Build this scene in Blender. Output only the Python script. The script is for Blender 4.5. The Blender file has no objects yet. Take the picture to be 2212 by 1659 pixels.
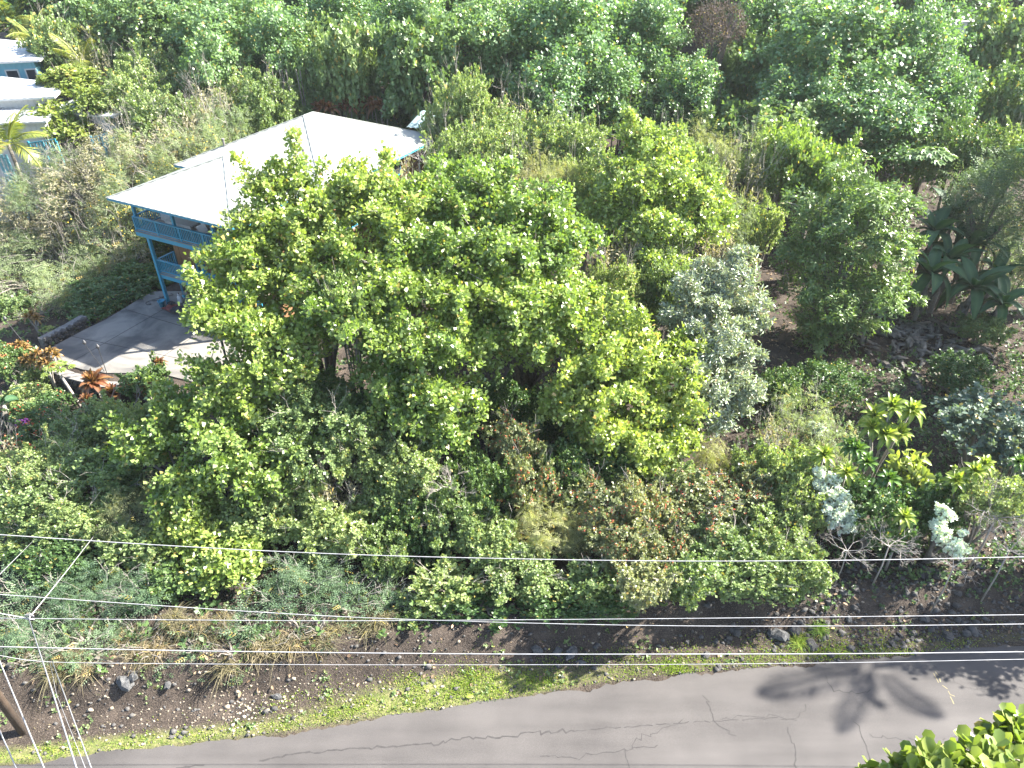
import bpy, math, random
import numpy as np
from mathutils import Vector

# ------------------------------------------------------------------ camera, sky, sun, exposure
SC = bpy.context.scene
COL = SC.collection
CAMZ, PITCH, FPX = 23.0, math.radians(35.0), 1587.0      # drone height, tilt below the horizon, focal length in px of a 2212 px wide picture
cam_d = bpy.data.cameras.new('camera'); cam = bpy.data.objects.new('camera', cam_d); COL.objects.link(cam)
cam.location = (0, 0, CAMZ); cam.rotation_euler = (math.pi/2 - PITCH, 0, 0)
cam_d.sensor_width = 36; cam_d.lens = 36*FPX/2212; cam_d.clip_start = 0.1; cam_d.clip_end = 3000
SC.camera = cam
SUN = Vector((0.745, 0.190, 0.640)).normalized()         # direction towards the sun
EL = math.asin(SUN.z); AZ = math.atan2(SUN.x, SUN.y)
w = bpy.data.worlds.new('World'); SC.world = w; w.use_nodes = True
nt = w.node_tree; nt.nodes.clear()
sky = nt.nodes.new('ShaderNodeTexSky'); sky.sky_type = 'NISHITA'; sky.sun_disc = False
sky.sun_elevation = EL; sky.sun_rotation = AZ; sky.air_density = 1.0; sky.dust_density = 1.5
bg = nt.nodes.new('ShaderNodeBackground'); bg.inputs[1].default_value = 0.085
wo = nt.nodes.new('ShaderNodeOutputWorld'); nt.links.new(sky.outputs[0], bg.inputs[0]); nt.links.new(bg.outputs[0], wo.inputs[0])
sl = bpy.data.lights.new('sun', 'SUN'); sl.energy = 5.0; sl.angle = math.radians(0.6); sl.color = (1.0, 0.945, 0.84)
so = bpy.data.objects.new('sun', sl); COL.objects.link(so); so.rotation_euler = SUN.to_track_quat('Z', 'Y').to_euler()
vs = SC.view_settings; vs.view_transform = 'Standard'; vs.look = 'None'; vs.gamma = 1; vs.use_curve_mapping = False
vs.exposure = 2.55
SC.render.engine = 'CYCLES'
SC.cycles.max_bounces = 6; SC.cycles.diffuse_bounces = 3; SC.cycles.glossy_bounces = 2; SC.cycles.transmission_bounces = 3
SC.cycles.use_denoising = True

# ------------------------------------------------------------------ measuring: from a direction in the view to a real place
_F = np.array([0, math.cos(PITCH), -math.sin(PITCH)]); _U = np.array([0, math.sin(PITCH), math.cos(PITCH)]); _C = np.array([0, 0, CAMZ])
def ray(u, v): return _F + (u-1106)/FPX*np.array([1., 0, 0]) + (829.5-v)/FPX*_U
def at_z(u, v, z): d = ray(u, v); return _C + d*((z-CAMZ)/d[2])
def at_y(u, v, y): d = ray(u, v); return _C + d*(y/d[1])
def depth(p): return float((np.asarray(p)-_C) @ _F)
def sst(a, b, x): t = np.clip((x-a)/(b-a), 0, 1); return t*t*(3-2*t)

# ------------------------------------------------------------------ materials
def nodes_of(name):
    m = bpy.data.materials.new(name); m.use_nodes = True; t = m.node_tree
    return m, t, t.nodes['Principled BSDF'], t.nodes['Material Output']
def plain(name, c, rough=.6, metal=0., var=.12, scale=6., bump=0., c2=None, spec=.5):
    m, t, b, o = nodes_of(name); N, L = t.nodes, t.links
    tc = N.new('ShaderNodeTexCoord'); nz = N.new('ShaderNodeTexNoise'); nz.inputs['Scale'].default_value = scale; nz.inputs['Detail'].default_value = 6
    L.new(tc.outputs['Object'], nz.inputs['Vector'])
    r = N.new('ShaderNodeValToRGB'); r.color_ramp.elements[0].position = .3; r.color_ramp.elements[1].position = .7
    c2 = c2 or tuple(min(1, x*(1+var)) for x in c); c1 = tuple(x*(1-var) for x in c) if c2 is None else c
    r.color_ramp.elements[0].color = (*c1, 1); r.color_ramp.elements[1].color = (*c2, 1)
    L.new(nz.outputs[0], r.inputs[0]); L.new(r.outputs[0], b.inputs['Base Color'])
    b.inputs['Roughness'].default_value = rough; b.inputs['Metallic'].default_value = metal; b.inputs['Specular IOR Level'].default_value = spec
    if bump:
        bp = N.new('ShaderNodeBump'); bp.inputs['Strength'].default_value = bump; bp.inputs['Distance'].default_value = .03
        n2 = N.new('ShaderNodeTexNoise'); n2.inputs['Scale'].default_value = scale*5; n2.inputs['Detail'].default_value = 8
        L.new(tc.outputs['Object'], n2.inputs['Vector']); L.new(n2.outputs[0], bp.inputs['Height']); L.new(bp.outputs[0], b.inputs['Normal'])
    return m
def leafmat(name, c1, c2, rough=.4, trans=.3, spec=.5, old=None):
    m, t, b, o = nodes_of(name); N, L = t.nodes, t.links
    a = N.new('ShaderNodeAttribute'); a.attribute_name = 'tint'
    r = N.new('ShaderNodeValToRGB'); r.color_ramp.elements[0].color = (*c1, 1); r.color_ramp.elements[1].color = (*c2, 1); r.color_ramp.elements[1].position = .96
    oe = r.color_ramp.elements.new(.99); oe.color = (*(old or (.40, .31, .09)), 1)
    L.new(a.outputs['Fac'], r.inputs[0])
    oi = N.new('ShaderNodeObjectInfo'); hs = N.new('ShaderNodeHueSaturation'); mr = N.new('ShaderNodeMapRange')
    mr.inputs[3].default_value = .82; mr.inputs[4].default_value = 1.2; L.new(oi.outputs['Random'], mr.inputs[0]); L.new(mr.outputs[0], hs.inputs['Value'])
    mh = N.new('ShaderNodeMapRange'); mh.inputs[3].default_value = .515; mh.inputs[4].default_value = .485
    L.new(oi.outputs['Random'], mh.inputs[0]); L.new(mh.outputs[0], hs.inputs['Hue'])
    L.new(r.outputs[0], hs.inputs['Color']); L.new(hs.outputs[0], b.inputs['Base Color'])
    b.inputs['Roughness'].default_value = rough; b.inputs['Specular IOR Level'].default_value = spec
    tr = N.new('ShaderNodeBsdfTranslucent'); mx = N.new('ShaderNodeMixShader'); mx.inputs[0].default_value = trans
    g = N.new('ShaderNodeMix'); g.data_type = 'RGBA'; g.blend_type = 'MULTIPLY'; g.inputs[0].default_value = 1; g.inputs[7].default_value = (1.35, 1.45, .55, 1)
    L.new(hs.outputs[0], g.inputs[6]); L.new(g.outputs[2], tr.inputs[0])
    L.new(b.outputs[0], mx.inputs[1]); L.new(tr.outputs[0], mx.inputs[2]); L.new(mx.outputs[0], o.inputs['Surface'])
    return m
M = {}
M['cl'] = leafmat('autograph_leaf', (.110, .195, .034), (.310, .375, .105), .38, .38, .9)
M['fc'] = leafmat('glossy_leaf', (.080, .165, .065), (.185, .285, .125), .42, .36, .7)
M['vn'] = leafmat('vine_leaf', (.080, .140, .052), (.185, .265, .100), .40, .30)
M['sh'] = leafmat('small_leaf', (.110, .175, .055), (.280, .345, .150), .40, .32)
M['be'] = leafmat('berry_leaf', (.095, .130, .055), (.270, .285, .150), .42, .28)
M['fe'] = leafmat('feathery_leaf', (.135, .195, .100), (.290, .340, .190), .5, .38, .4)
M['fb'] = leafmat('shaded_feathery_leaf', (.080, .145, .085), (.185, .260, .150), .5, .35, .35)  # bluish feathery leaf, its colour darkened for the half shade on the bank
M['fp'] = leafmat('pale_feathery_leaf', (.200, .230, .110), (.350, .350, .190), .55, .38, .3)
M['dr'] = leafmat('dry_leaf', (.210, .200, .125), (.370, .340, .240), .7, .28, .2)
M['sv'] = leafmat('silver_leaf', (.120, .170, .105), (.330, .370, .275), .30, .2, 1., (.30, .22, .12))
M['mg'] = leafmat('mango_leaf', (.075, .145, .050), (.185, .265, .085), .36, .32, .6, (.26, .26, .08))
M['iw'] = leafmat('airy_leaf', (.090, .150, .095), (.180, .240, .130), .5, .34, .3)
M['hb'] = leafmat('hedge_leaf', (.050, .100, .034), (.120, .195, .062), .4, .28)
M['bl'] = leafmat('blue_green_leaf', (.080, .125, .098), (.170, .215, .168), .5, .25, .4)
M['yg'] = leafmat('yellow_green_leaf', (.130, .190, .038), (.260, .295, .080), .40, .35)
M['wh'] = leafmat('white_leaf', (.60, .66, .63), (.76, .80, .77), .7, .25, .2, (.7, .75, .72))
M['pu'] = leafmat('withered_leaf', (.055, .042, .046), (.110, .082, .086), .8, .2, .2)
M['ti'] = leafmat('strap_leaf', (.130, .210, .030), (.330, .350, .080), .40, .4)
M['td'] = leafmat('dark_strap_leaf', (.060, .130, .025), (.130, .220, .045), .35, .3)
M['ba'] = leafmat('banana_leaf', (.034, .085, .040), (.080, .150, .066), .55, .28, .3)
M['br'] = leafmat('bromeliad_leaf', (.110, .042, .016), (.230, .120, .045), .45, .3)
M['cr'] = leafmat('croton_leaf', (.140, .085, .025), (.300, .175, .055), .45, .3)
M['pa'] = leafmat('palm_leaf', (.100, .150, .030), (.260, .280, .060), .4, .35)
M['gr'] = leafmat('grass_blade', (.110, .200, .025), (.240, .320, .060), .6, .35, .2)
M['dg'] = leafmat('dry_grass_blade', (.110, .095, .052), (.240, .210, .135), .7, .3, .2)
M['ug'] = leafmat('undergrowth_leaf', (.035, .075, .025), (.090, .150, .045), .5, .25)
M['lit'] = leafmat('fallen_leaf', (.090, .058, .038), (.330, .240, .160), .8, .1, .2)
M['ash'] = leafmat('dead_banana_leaf', (.130, .118, .105), (.280, .262, .238), .8, .2, .2)
M['red'] = plain('red_berry', (.42, .06, .035), .4, c2=(.52, .12, .06))
M['orange'] = plain('orange_flower', (.38, .065, .03), .6, c2=(.48, .13, .05))
M['magenta'] = plain('magenta_flower', (.34, .05, .27), .6, c2=(.42, .12, .35))
M['yellow'] = plain('yellow_flower', (.80, .55, .05), .6, c2=(.85, .62, .1))
M['bark'] = plain('grey_bark', (.09, .078, .066), .9, scale=9, c2=(.20, .18, .155), bump=.4)
M['pale_bark'] = plain('pale_bark', (.20, .18, .16), .85, scale=9, c2=(.32, .295, .265), bump=.3)
M['twig'] = plain('dead_twig', (.21, .19, .17), .9, scale=5, c2=(.36, .33, .30))
M['wood'] = plain('pole_timber', (.045, .028, .018), .9, scale=5, c2=(.075, .05, .034), bump=.3)
M['roof'] = plain('roof_metal', (.225, .235, .215), .45, scale=.35, c2=(.28, .29, .27), spec=.5)
M['roofw'] = plain('white_roof_metal', (.34, .36, .38), .45, scale=.5, c2=(.40, .42, .44))
M['blue'] = plain('teal_blue_paint', (.030, .205, .310), .5, scale=3, c2=(.04, .24, .35))
M['skyb'] = plain('sky_blue_wall', (.13, .33, .41), .6, scale=2, c2=(.15, .37, .45))
M['board'] = plain('cedar_board', (.15, .078, .034), .6, scale=4, c2=(.21, .115, .055), bump=.15)
M['deck'] = plain('deck_board', (.26, .22, .18), .8, scale=3, c2=(.36, .31, .26))
M['darkwall'] = plain('dark_brown_wall', (.12, .065, .035), .7, scale=3, c2=(.17, .095, .05))  # brown a little darker than the cedar boards
M['white'] = plain('white_paint', (.45, .45, .44), .5, scale=3, c2=(.52, .52, .51))
M['cush'] = plain('pale_cushion', (.40, .42, .45), .9, scale=3, c2=(.50, .52, .55))
M['black'] = plain('black_cloth', (.018, .018, .02), .8, scale=5, c2=(.035, .035, .04))
M['maroon'] = plain('maroon_tarp', (.17, .035, .03), .7, scale=5, c2=(.24, .06, .05), bump=.4)
M['glass'] = plain('dark_window_glass', (.03, .035, .04), .08, scale=2, c2=(.05, .055, .06))
M['steel'] = plain('dark_steel', (.045, .045, .05), .5, .6, scale=5, c2=(.08, .08, .085))
M['wire'] = plain('aluminium_cable', (.27, .27, .28), .42, .2, scale=3, c2=(.40, .40, .41))
M['lava'] = plain('lava_rock', (.035, .033, .033), .9, scale=7, c2=(.10, .096, .093), bump=.8)
M['grey_rock'] = plain('weathered_rock', (.035, .036, .037), .9, scale=4, c2=(.12, .122, .125), bump=.9)
M['pebble'] = plain('tan_pebble', (.10, .08, .06), .9, scale=.7, c2=(.34, .29, .225), bump=.2)
M['mortar'] = plain('wall_mortar', (.10, .098, .095), .95, scale=7, c2=(.18, .175, .17), bump=.5)
M['cap'] = plain('wall_cap_concrete', (.11, .105, .10), .9, scale=3, c2=(.20, .19, .18), bump=.3)
M['corr'] = plain('green_corrugated_sheet', (.26, .36, .35), .4, .3, scale=2, c2=(.36, .46, .45))

def groundmat():
    m, t, b, o = nodes_of('soil'); N, L = t.nodes, t.links
    tc = N.new('ShaderNodeTexCoord')
    def noise(s, d=8, rough=.6):
        n = N.new('ShaderNodeTexNoise'); n.inputs['Scale'].default_value = s; n.inputs['Detail'].default_value = d; n.inputs['Roughness'].default_value = rough
        L.new(tc.outputs['Object'], n.inputs['Vector']); return n.outputs[0]
    r = N.new('ShaderNodeValToRGB'); e = r.color_ramp.elements
    e[0].position = .32; e[0].color = (.020, .0165, .0148, 1); e[1].position = .68; e[1].color = (.078, .062, .051, 1)
    x = e.new(.5); x.color = (.040, .032, .027, 1)
    L.new(noise(1.1), r.inputs[0])
    r2 = N.new('ShaderNodeValToRGB'); r2.color_ramp.elements[0].position = .48; r2.color_ramp.elements[1].position = .75
    r2.color_ramp.elements[0].color = (0, 0, 0, 1); r2.color_ramp.elements[1].color = (1, 1, 1, 1); L.new(noise(26, 4), r2.inputs[0])
    mx = N.new('ShaderNodeMix'); mx.data_type = 'RGBA'; L.new(r2.outputs[0], mx.inputs[0]); L.new(r.outputs[0], mx.inputs[6]); mx.inputs[7].default_value = (.13, .105, .086, 1)
    at = N.new('ShaderNodeAttribute'); at.attribute_name = 'turf'; gm = N.new('ShaderNodeMix'); gm.data_type = 'RGBA'
    gr = N.new('ShaderNodeValToRGB'); gr.color_ramp.elements[0].position = .35; gr.color_ramp.elements[1].position = .65
    gr.color_ramp.elements[0].color = (.075, .105, .026, 1); gr.color_ramp.elements[1].color = (.20, .19, .085, 1); L.new(noise(5, 8), gr.inputs[0])
    gs = N.new('ShaderNodeMath'); gs.operation = 'MULTIPLY_ADD'; gs.inputs[1].default_value = 1.6; gs.use_clamp = True
    g3 = N.new('ShaderNodeMath'); g3.operation = 'SUBTRACT'; L.new(noise(9, 8, .75), g3.inputs[0]); g3.inputs[1].default_value = .72
    g4 = N.new('ShaderNodeMath'); g4.operation = 'MULTIPLY'; g4.inputs[1].default_value = 2.2; L.new(g3.outputs[0], g4.inputs[0])
    L.new(at.outputs['Fac'], gs.inputs[0]); L.new(g4.outputs[0], gs.inputs[2]); L.new(gs.outputs[0], gm.inputs[0])
    L.new(mx.outputs[2], gm.inputs[6]); L.new(gr.outputs[0], gm.inputs[7])
    L.new(gm.outputs[2], b.inputs['Base Color']); b.inputs['Roughness'].default_value = .95; b.inputs['Specular IOR Level'].default_value = .15
    bp = N.new('ShaderNodeBump'); bp.inputs['Strength'].default_value = .9; bp.inputs['Distance'].default_value = .08
    L.new(noise(14, 10, .7), bp.inputs['Height']); L.new(bp.outputs[0], b.inputs['Normal'])
    return m
M['soil'] = groundmat()
def asphaltmat():
    m, t, b, o = nodes_of('asphalt'); N, L = t.nodes, t.links
    tc = N.new('ShaderNodeTexCoord')
    mp = N.new('ShaderNodeMapping'); mp.inputs['Scale'].default_value = (.16, 1.1, 1); mp.inputs['Rotation'].default_value = (0, 0, -.13)
    L.new(tc.outputs['Object'], mp.inputs['Vector'])
    n1 = N.new('ShaderNodeTexNoise'); n1.inputs['Scale'].default_value = 1.3; n1.inputs['Detail'].default_value = 7; L.new(mp.outputs[0], n1.inputs['Vector'])
    n2 = N.new('ShaderNodeTexNoise'); n2.inputs['Scale'].default_value = 70; n2.inputs['Detail'].default_value = 3; L.new(tc.outputs['Object'], n2.inputs['Vector'])
    n3 = N.new('ShaderNodeTexNoise'); n3.inputs['Scale'].default_value = .5; n3.inputs['Detail'].default_value = 5; L.new(tc.outputs['Object'], n3.inputs['Vector'])
    r = N.new('ShaderNodeValToRGB'); r.color_ramp.elements[0].position = .3; r.color_ramp.elements[1].position = .72
    r.color_ramp.elements[0].color = (.044, .041, .041, 1); r.color_ramp.elements[1].color = (.090, .0835, .0815, 1)
    ad = N.new('ShaderNodeMath'); ad.operation = 'MULTIPLY_ADD'; ad.inputs[1].default_value = .5
    L.new(n1.outputs[0], ad.inputs[0])
    ad2 = N.new('ShaderNodeMath'); ad2.operation = 'MULTIPLY'; ad2.inputs[1].default_value = .5; L.new(n3.outputs[0], ad2.inputs[0]); L.new(ad2.outputs[0], ad.inputs[2])
    L.new(ad.outputs[0], r.inputs[0])
    r2 = N.new('ShaderNodeValToRGB'); r2.color_ramp.elements[0].position = .25; r2.color_ramp.elements[1].position = .75
    r2.color_ramp.elements[0].color = (.72, .72, .72, 1); r2.color_ramp.elements[1].color = (1.22, 1.22, 1.22, 1); L.new(n2.outputs[0], r2.inputs[0])
    mx = N.new('ShaderNodeMix'); mx.data_type = 'RGBA'; mx.blend_type = 'MULTIPLY'; mx.inputs[0].default_value = 1
    L.new(r.outputs[0], mx.inputs[6]); L.new(r2.outputs[0], mx.inputs[7]); L.new(mx.outputs[2], b.inputs['Base Color'])
    b.inputs['Roughness'].default_value = .85; b.inputs['Specular IOR Level'].default_value = .3
    bp = N.new('ShaderNodeBump'); bp.inputs['Strength'].default_value = .4; bp.inputs['Distance'].default_value = .01
    L.new(n2.outputs[0], bp.inputs['Height']); L.new(bp.outputs[0], b.inputs['Normal'])
    return m
M['asphalt'] = asphaltmat()
M['crackm'] = plain('crack_filler', (.028, .026, .026), .95, scale=8, c2=(.045, .042, .042))
M['yline'] = plain('worn_yellow_paint', (.14, .12, .065), .8, scale=8, c2=(.2, .17, .085))
def concretemat():
    m, t, b, o = nodes_of('stained_concrete'); N, L = t.nodes, t.links
    tc = N.new('ShaderNodeTexCoord')
    n1 = N.new('ShaderNodeTexNoise'); n1.inputs['Scale'].default_value = .55; n1.inputs['Detail'].default_value = 9; n1.inputs['Roughness'].default_value = .6; n1.inputs['Distortion'].default_value = .6
    L.new(tc.outputs['Object'], n1.inputs['Vector'])
    r = N.new('ShaderNodeValToRGB'); e = r.color_ramp.elements
    e[0].position = .34; e[0].color = (.075, .073, .072, 1); e[1].position = .62; e[1].color = (.215, .20, .178, 1)
    L.new(n1.outputs[0], r.inputs[0]); L.new(r.outputs[0], b.inputs['Base Color']); b.inputs['Roughness'].default_value = .85
    return m
M['conc'] = concretemat()

# ------------------------------------------------------------------ object helpers
def tag(o, label=None, cat=None, group=None, kind=None):
    if label: o['label'] = label
    if cat: o['category'] = cat
    if group: o['group'] = group
    if kind: o['kind'] = kind
    return o
def link(name, data, parent=None, loc=(0, 0, 0), rot=(0, 0, 0), scale=(1, 1, 1)):
    o = bpy.data.objects.new(name, data); COL.objects.link(o)
    o.location = loc; o.rotation_euler = rot; o.scale = scale
    if parent: o.parent = parent
    return o
def thing(name, label, cat, loc=(0, 0, 0), rz=0, group=None):
    o = link(name, None, None, loc, (0, 0, rz)); o.empty_display_size = .3
    return tag(o, label, cat, group)
def npmesh(name, V, FS, mats, tint=None, midx=None, smooth=False):
    """V (n,3); FS list of (m,k) index arrays"""
    me = bpy.data.meshes.new(name)
    V = np.asarray(V, np.float32); nf = sum(len(f) for f in FS); nl = sum(f.size for f in FS)
    me.vertices.add(len(V)); me.vertices.foreach_set('co', V.ravel())
    me.loops.add(nl); me.polygons.add(nf)
    me.loops.foreach_set('vertex_index', np.concatenate([f.ravel() for f in FS]).astype(np.int32))
    tot = np.concatenate([np.full(len(f), f.shape[1]) for f in FS]); st = np.concatenate([[0], np.cumsum(tot)[:-1]]).astype(np.int32)
    me.polygons.foreach_set('loop_start', st)
    if midx is not None: me.polygons.foreach_set('material_index', np.asarray(midx, np.int32))
    if smooth: me.polygons.foreach_set('use_smooth', np.ones(nf, bool))
    me.update(calc_edges=True)
    if tint is not None:
        a = me.attributes.new('tint', 'FLOAT', 'POINT'); a.data.foreach_set('value', np.asarray(tint, np.float32))
    for m in (mats if isinstance(mats, (list, tuple)) else [mats]): me.materials.append(m)
    return me
class MB:
    """collects boxes, tubes and faces and links them as ONE mesh"""
    def __init__(s): s.v = []; s.f = []
    def box(s, x0, x1, y0, y1, z0, z1):
        n = len(s.v); s.v += [(x, y, z) for z in (z0, z1) for y in (y0, y1) for x in (x0, x1)]
        s.f += [tuple(n+i for i in q) for q in ((0, 2, 3, 1), (4, 5, 7, 6), (0, 1, 5, 4), (2, 6, 7, 3), (0, 4, 6, 2), (1, 3, 7, 5))]; return s
    def bar(s, a, b, wd, h):
        a, b = Vector(a), Vector(b); d = (b-a).normalized(); up = Vector((0, 0, 1)) if abs(d.z) < .9 else Vector((1, 0, 0))
        x = d.cross(up).normalized()*wd/2; y = x.cross(d).normalized()*h/2; n = len(s.v)
        for p in (a, b): s.v += [tuple(p-x-y), tuple(p+x-y), tuple(p+x+y), tuple(p-x+y)]
        s.f += [tuple(n+i for i in q) for q in ((3, 2, 1, 0), (4, 5, 6, 7), (0, 1, 5, 4), (1, 2, 6, 5), (2, 3, 7, 6), (3, 0, 4, 7))]; return s
    def tube(s, pts, rad, k=6, cap=True):
        pts = [Vector(p) for p in pts]; rad = rad if hasattr(rad, '__len__') else [rad]*len(pts); n = len(s.v)
        for i, p in enumerate(pts):
            d = (pts[min(i+1, len(pts)-1)]-pts[max(i-1, 0)]).normalized(); up = Vector((0, 0, 1)) if abs(d.z) < .95 else Vector((1, 0, 0))
            x = d.cross(up).normalized(); y = x.cross(d)
            for j in range(k):
                a = 2*math.pi*j/k; s.v.append(tuple(p + (x*math.cos(a)+y*math.sin(a))*rad[i]))
        for i in range(len(pts)-1):
            for j in range(k):
                a = n+i*k+j; b = n+i*k+(j+1) % k; s.f.append((a, b, b+k, a+k))
        if cap: s.f.append(tuple(n+j for j in range(k))[::-1]); s.f.append(tuple(n+(len(pts)-1)*k+j for j in range(k)))
        return s
    def face(s, pts): n = len(s.v); s.v += [tuple(p) for p in pts]; s.f.append(tuple(range(n, n+len(pts)))); return s
    def lathe(s, c, prof, k=12):
        n = len(s.v)
        for r, z in prof:
            for j in range(k): a = 2*math.pi*j/k; s.v.append((c[0]+r*math.cos(a), c[1]+r*math.sin(a), c[2]+z))
        for i in range(len(prof)-1):
            for j in range(k): a = n+i*k+j; b = n+i*k+(j+1) % k; s.f.append((a, b, b+k, a+k))
        s.f.append(tuple(n+j for j in range(k))[::-1]); s.f.append(tuple(n+(len(prof)-1)*k+j for j in range(k))); return s
    def mesh(s, name, mat, smooth=False):
        me = bpy.data.meshes.new(name); me.from_pydata(s.v, [], s.f); me.update(); me.materials.append(mat)
        if smooth: me.polygons.foreach_set('use_smooth', [True]*len(me.polygons))
        return me
    def build(s, name, mat, parent=None, smooth=False, **k): return link(name, s.mesh(name, mat, smooth), parent, **k)

# ------------------------------------------------------------------ foliage
RNG = np.random.default_rng(11)
def nrm(a): return a/np.maximum(np.linalg.norm(a, axis=-1, keepdims=True), 1e-9)
def rnd_dir(n): return nrm(RNG.normal(size=(n, 3)))
def fold(wd, shape, droop=0., lift=.10):
    (a, b) = shape
    V = np.array([(0, 0, 0), (wd*a[0], a[1], lift*a[0]), (wd*b[0], b[1], lift*b[0]-droop*.5), (0, 1, -droop), (-wd*b[0], b[1], lift*b[0]-droop*.5), (-wd*a[0], a[1], lift*a[0])])
    return V, np.array([(0, 1, 2, 3), (0, 3, 4, 5)])
def diamond(wd, lift=.06): return np.array([(0, 0, 0), (wd, .5, lift), (0, 1, -.04), (-wd, .5, lift)]), np.array([(0, 1, 2, 3)])
def pinnate(n=4, wd=.05, ln=.26):
    V, F = [], []
    for i in range(n):
        y = .2+.75*i/(n-1); l = ln*(1-.5*i/(n-1))
        for sg in (-1, 1):
            k = len(V); V += [(0, y, 0), (sg*l*.5, y+.02, .02), (sg*l, y+.16, -.05), (sg*l*.45, y+.02+2*wd, .02)]; F.append((k, k+1, k+2, k+3) if sg > 0 else (k, k+3, k+2, k+1))
    return np.array(V, float), np.array(F)
TPL = {
 'round': fold(.42, ((.95, .42), (.85, .85))), 'obo': (np.array([(-.20, .02, 0), (.20, .02, 0), (.42, .80, .07), (-.36, .92, .03)]), np.array([(0, 1, 2, 3)])), 'oval': fold(.27, ((1, .35), (.8, .75)), .06), 'long': fold(.13, ((1, .35), (.85, .7)), .12),
 'dia': diamond(.3), 'wide': diamond(.45), 'slim': diamond(.16), 'pin': pinnate(), 'blade': diamond(.045, .0), 'strap': fold(.085, ((.9, .3), (1, .65)), .25, .3)}
def leaves(tpl, pos, y, n, ln, wd=None):
    V, F = TPL[tpl]; N = len(pos); y = nrm(y); z = nrm(n - (n*y).sum(1, keepdims=True)*y); x = np.cross(y, z)
    ln = np.broadcast_to(np.asarray(ln, float), (N,)); wd = ln if wd is None else np.broadcast_to(np.asarray(wd, float), (N,))
    W = pos[:, None, :] + x[:, None, :]*(V[None, :, 0, None]*wd[:, None, None]) + y[:, None, :]*(V[None, :, 1, None]*ln[:, None, None]) + z[:, None, :]*(V[None, :, 2, None]*ln[:, None, None])
    FF = (F[None] + (np.arange(N)*len(V))[:, None, None]).reshape(-1, F.shape[1])
    return W.reshape(-1, 3), FF, len(V)
def rosettes(tips, axes, k, spread, size, loose=.12):
    """k leaves round each twig tip -> positions, leaf directions, upper-side normals, twig index"""
    N = len(tips); idx = np.repeat(np.arange(N), k); ax = axes[idx]
    ref = np.where(np.abs(ax[:, 2:3]) < .9, np.array([[0, 0, 1.]]), np.array([[1., 0, 0]])); a = nrm(np.cross(ax, ref)); b = np.cross(ax, a)
    ph = np.tile(np.arange(k)*2.399, N) + np.repeat(RNG.uniform(0, 6.28, N), k) + RNG.normal(0, .3, N*k)
    rad = a*np.cos(ph)[:, None] + b*np.sin(ph)[:, None]
    f = np.tile(np.linspace(0, 1, k), N)
    d = nrm(rad*(spread*(1.1-.6*f))[:, None] + ax*(.25+.7*f)[:, None] + RNG.normal(0, .18, (N*k, 3)))
    n = nrm(ax*1. - rad*.35 + RNG.normal(0, .30, (N*k, 3)))
    pos = tips[idx] + ax*((f-.7)*size)[:, None] + RNG.normal(0, size*loose, (N*k, 3))
    return pos, d, n, idx
def lump_tips(lumps, gap, up=.55, low=-.35, jit=(.78, 1.08), stray=.06, keep=.62):
    T, A = [], []
    C = np.array([l[:3] for l in lumps], float); R = np.array([l[3:6] for l in lumps], float)
    for i in range(len(lumps)):
        r = R[i]; area = 4*math.pi*((r[0]*r[1])**1.6/3+(r[0]*r[2])**1.6/3+(r[1]*r[2])**1.6/3)**(1/1.6)
        n = max(4, int(area/gap**2)); d = rnd_dir(n); d = d[(d[:, 2] > low) | (RNG.random(n) < .25)]; n = len(d)
        q = RNG.uniform(*jit, n); s = RNG.random(n) < stray; q[s] = RNG.uniform(1.05, 1.38, s.sum())
        ph = RNG.uniform(0, 6.28, 6); q *= 1 + .10*(np.sin(d[:, 0]*5+ph[0])*np.sin(d[:, 1]*5+ph[1]) + .8*np.sin(d[:, 2]*8+ph[2])*np.sin(d[:, 0]*9+ph[3]))
        p = C[i] + d*r*q[:, None]
        ok = np.ones(n, bool)
        for j in range(len(lumps)):
            if j != i: ok &= ((((p-C[j])/R[j])**2).sum(1) > keep**2)
        nr = nrm(d/r); ax = nrm(nr*(1-up) + np.array([0, 0, up]) + RNG.normal(0, .28, (n, 3)))
        T.append(p[ok]); A.append(ax[ok])
    return np.concatenate(T), np.concatenate(A)
SP = {  # species: leaf shape, length, width, gap between twigs, leaves per twig, spread, upward turn, droop of the leaf direction
 'cl': ('obo', .175, .165, .205, 5, 1.2, .5, 0), 'fc': ('wide', .23, .21, .28, 5, 1.2, .5, .1), 'vn': ('dia', .19, .24, .29, 8, 1., .45, .45),
 'sh': ('dia', .105, .15, .185, 8, 1., .5, .0), 'be': ('dia', .10, .15, .185, 8, 1., .45, .1), 'fe': ('pin', .30, .30, .33, 5, 1.3, .5, .25),
 'fb': ('pin', .33, .33, .29, 5, 1.3, .5, .25), 'fp': ('pin', .28, .30, .40, 5, 1.3, .5, .45), 'dr': ('slim', .17, .17, .30, 6, 1., .5, .4), 'sv': ('long', .24, .26, .27, 9, 1.25, .6, 0),
 'mg': ('slim', .27, .27, .30, 9, 1.3, .5, .45), 'iw': ('pin', .40, .40, .40, 5, 1.3, .75, .1), 'hb': ('dia', .11, .16, .20, 7, 1., .5, 0),
 'bl': ('oval', .16, .20, .26, 7, 1.1, .55, 0), 'yg': ('oval', .34, .36, .42, 8, 1.3, .5, .3), 'wh': ('oval', .085, .13, .11, 7, 1., .6, 0), 'pu': ('slim', .16, .13, .26, 5, 1., .4, .4)}
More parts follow.
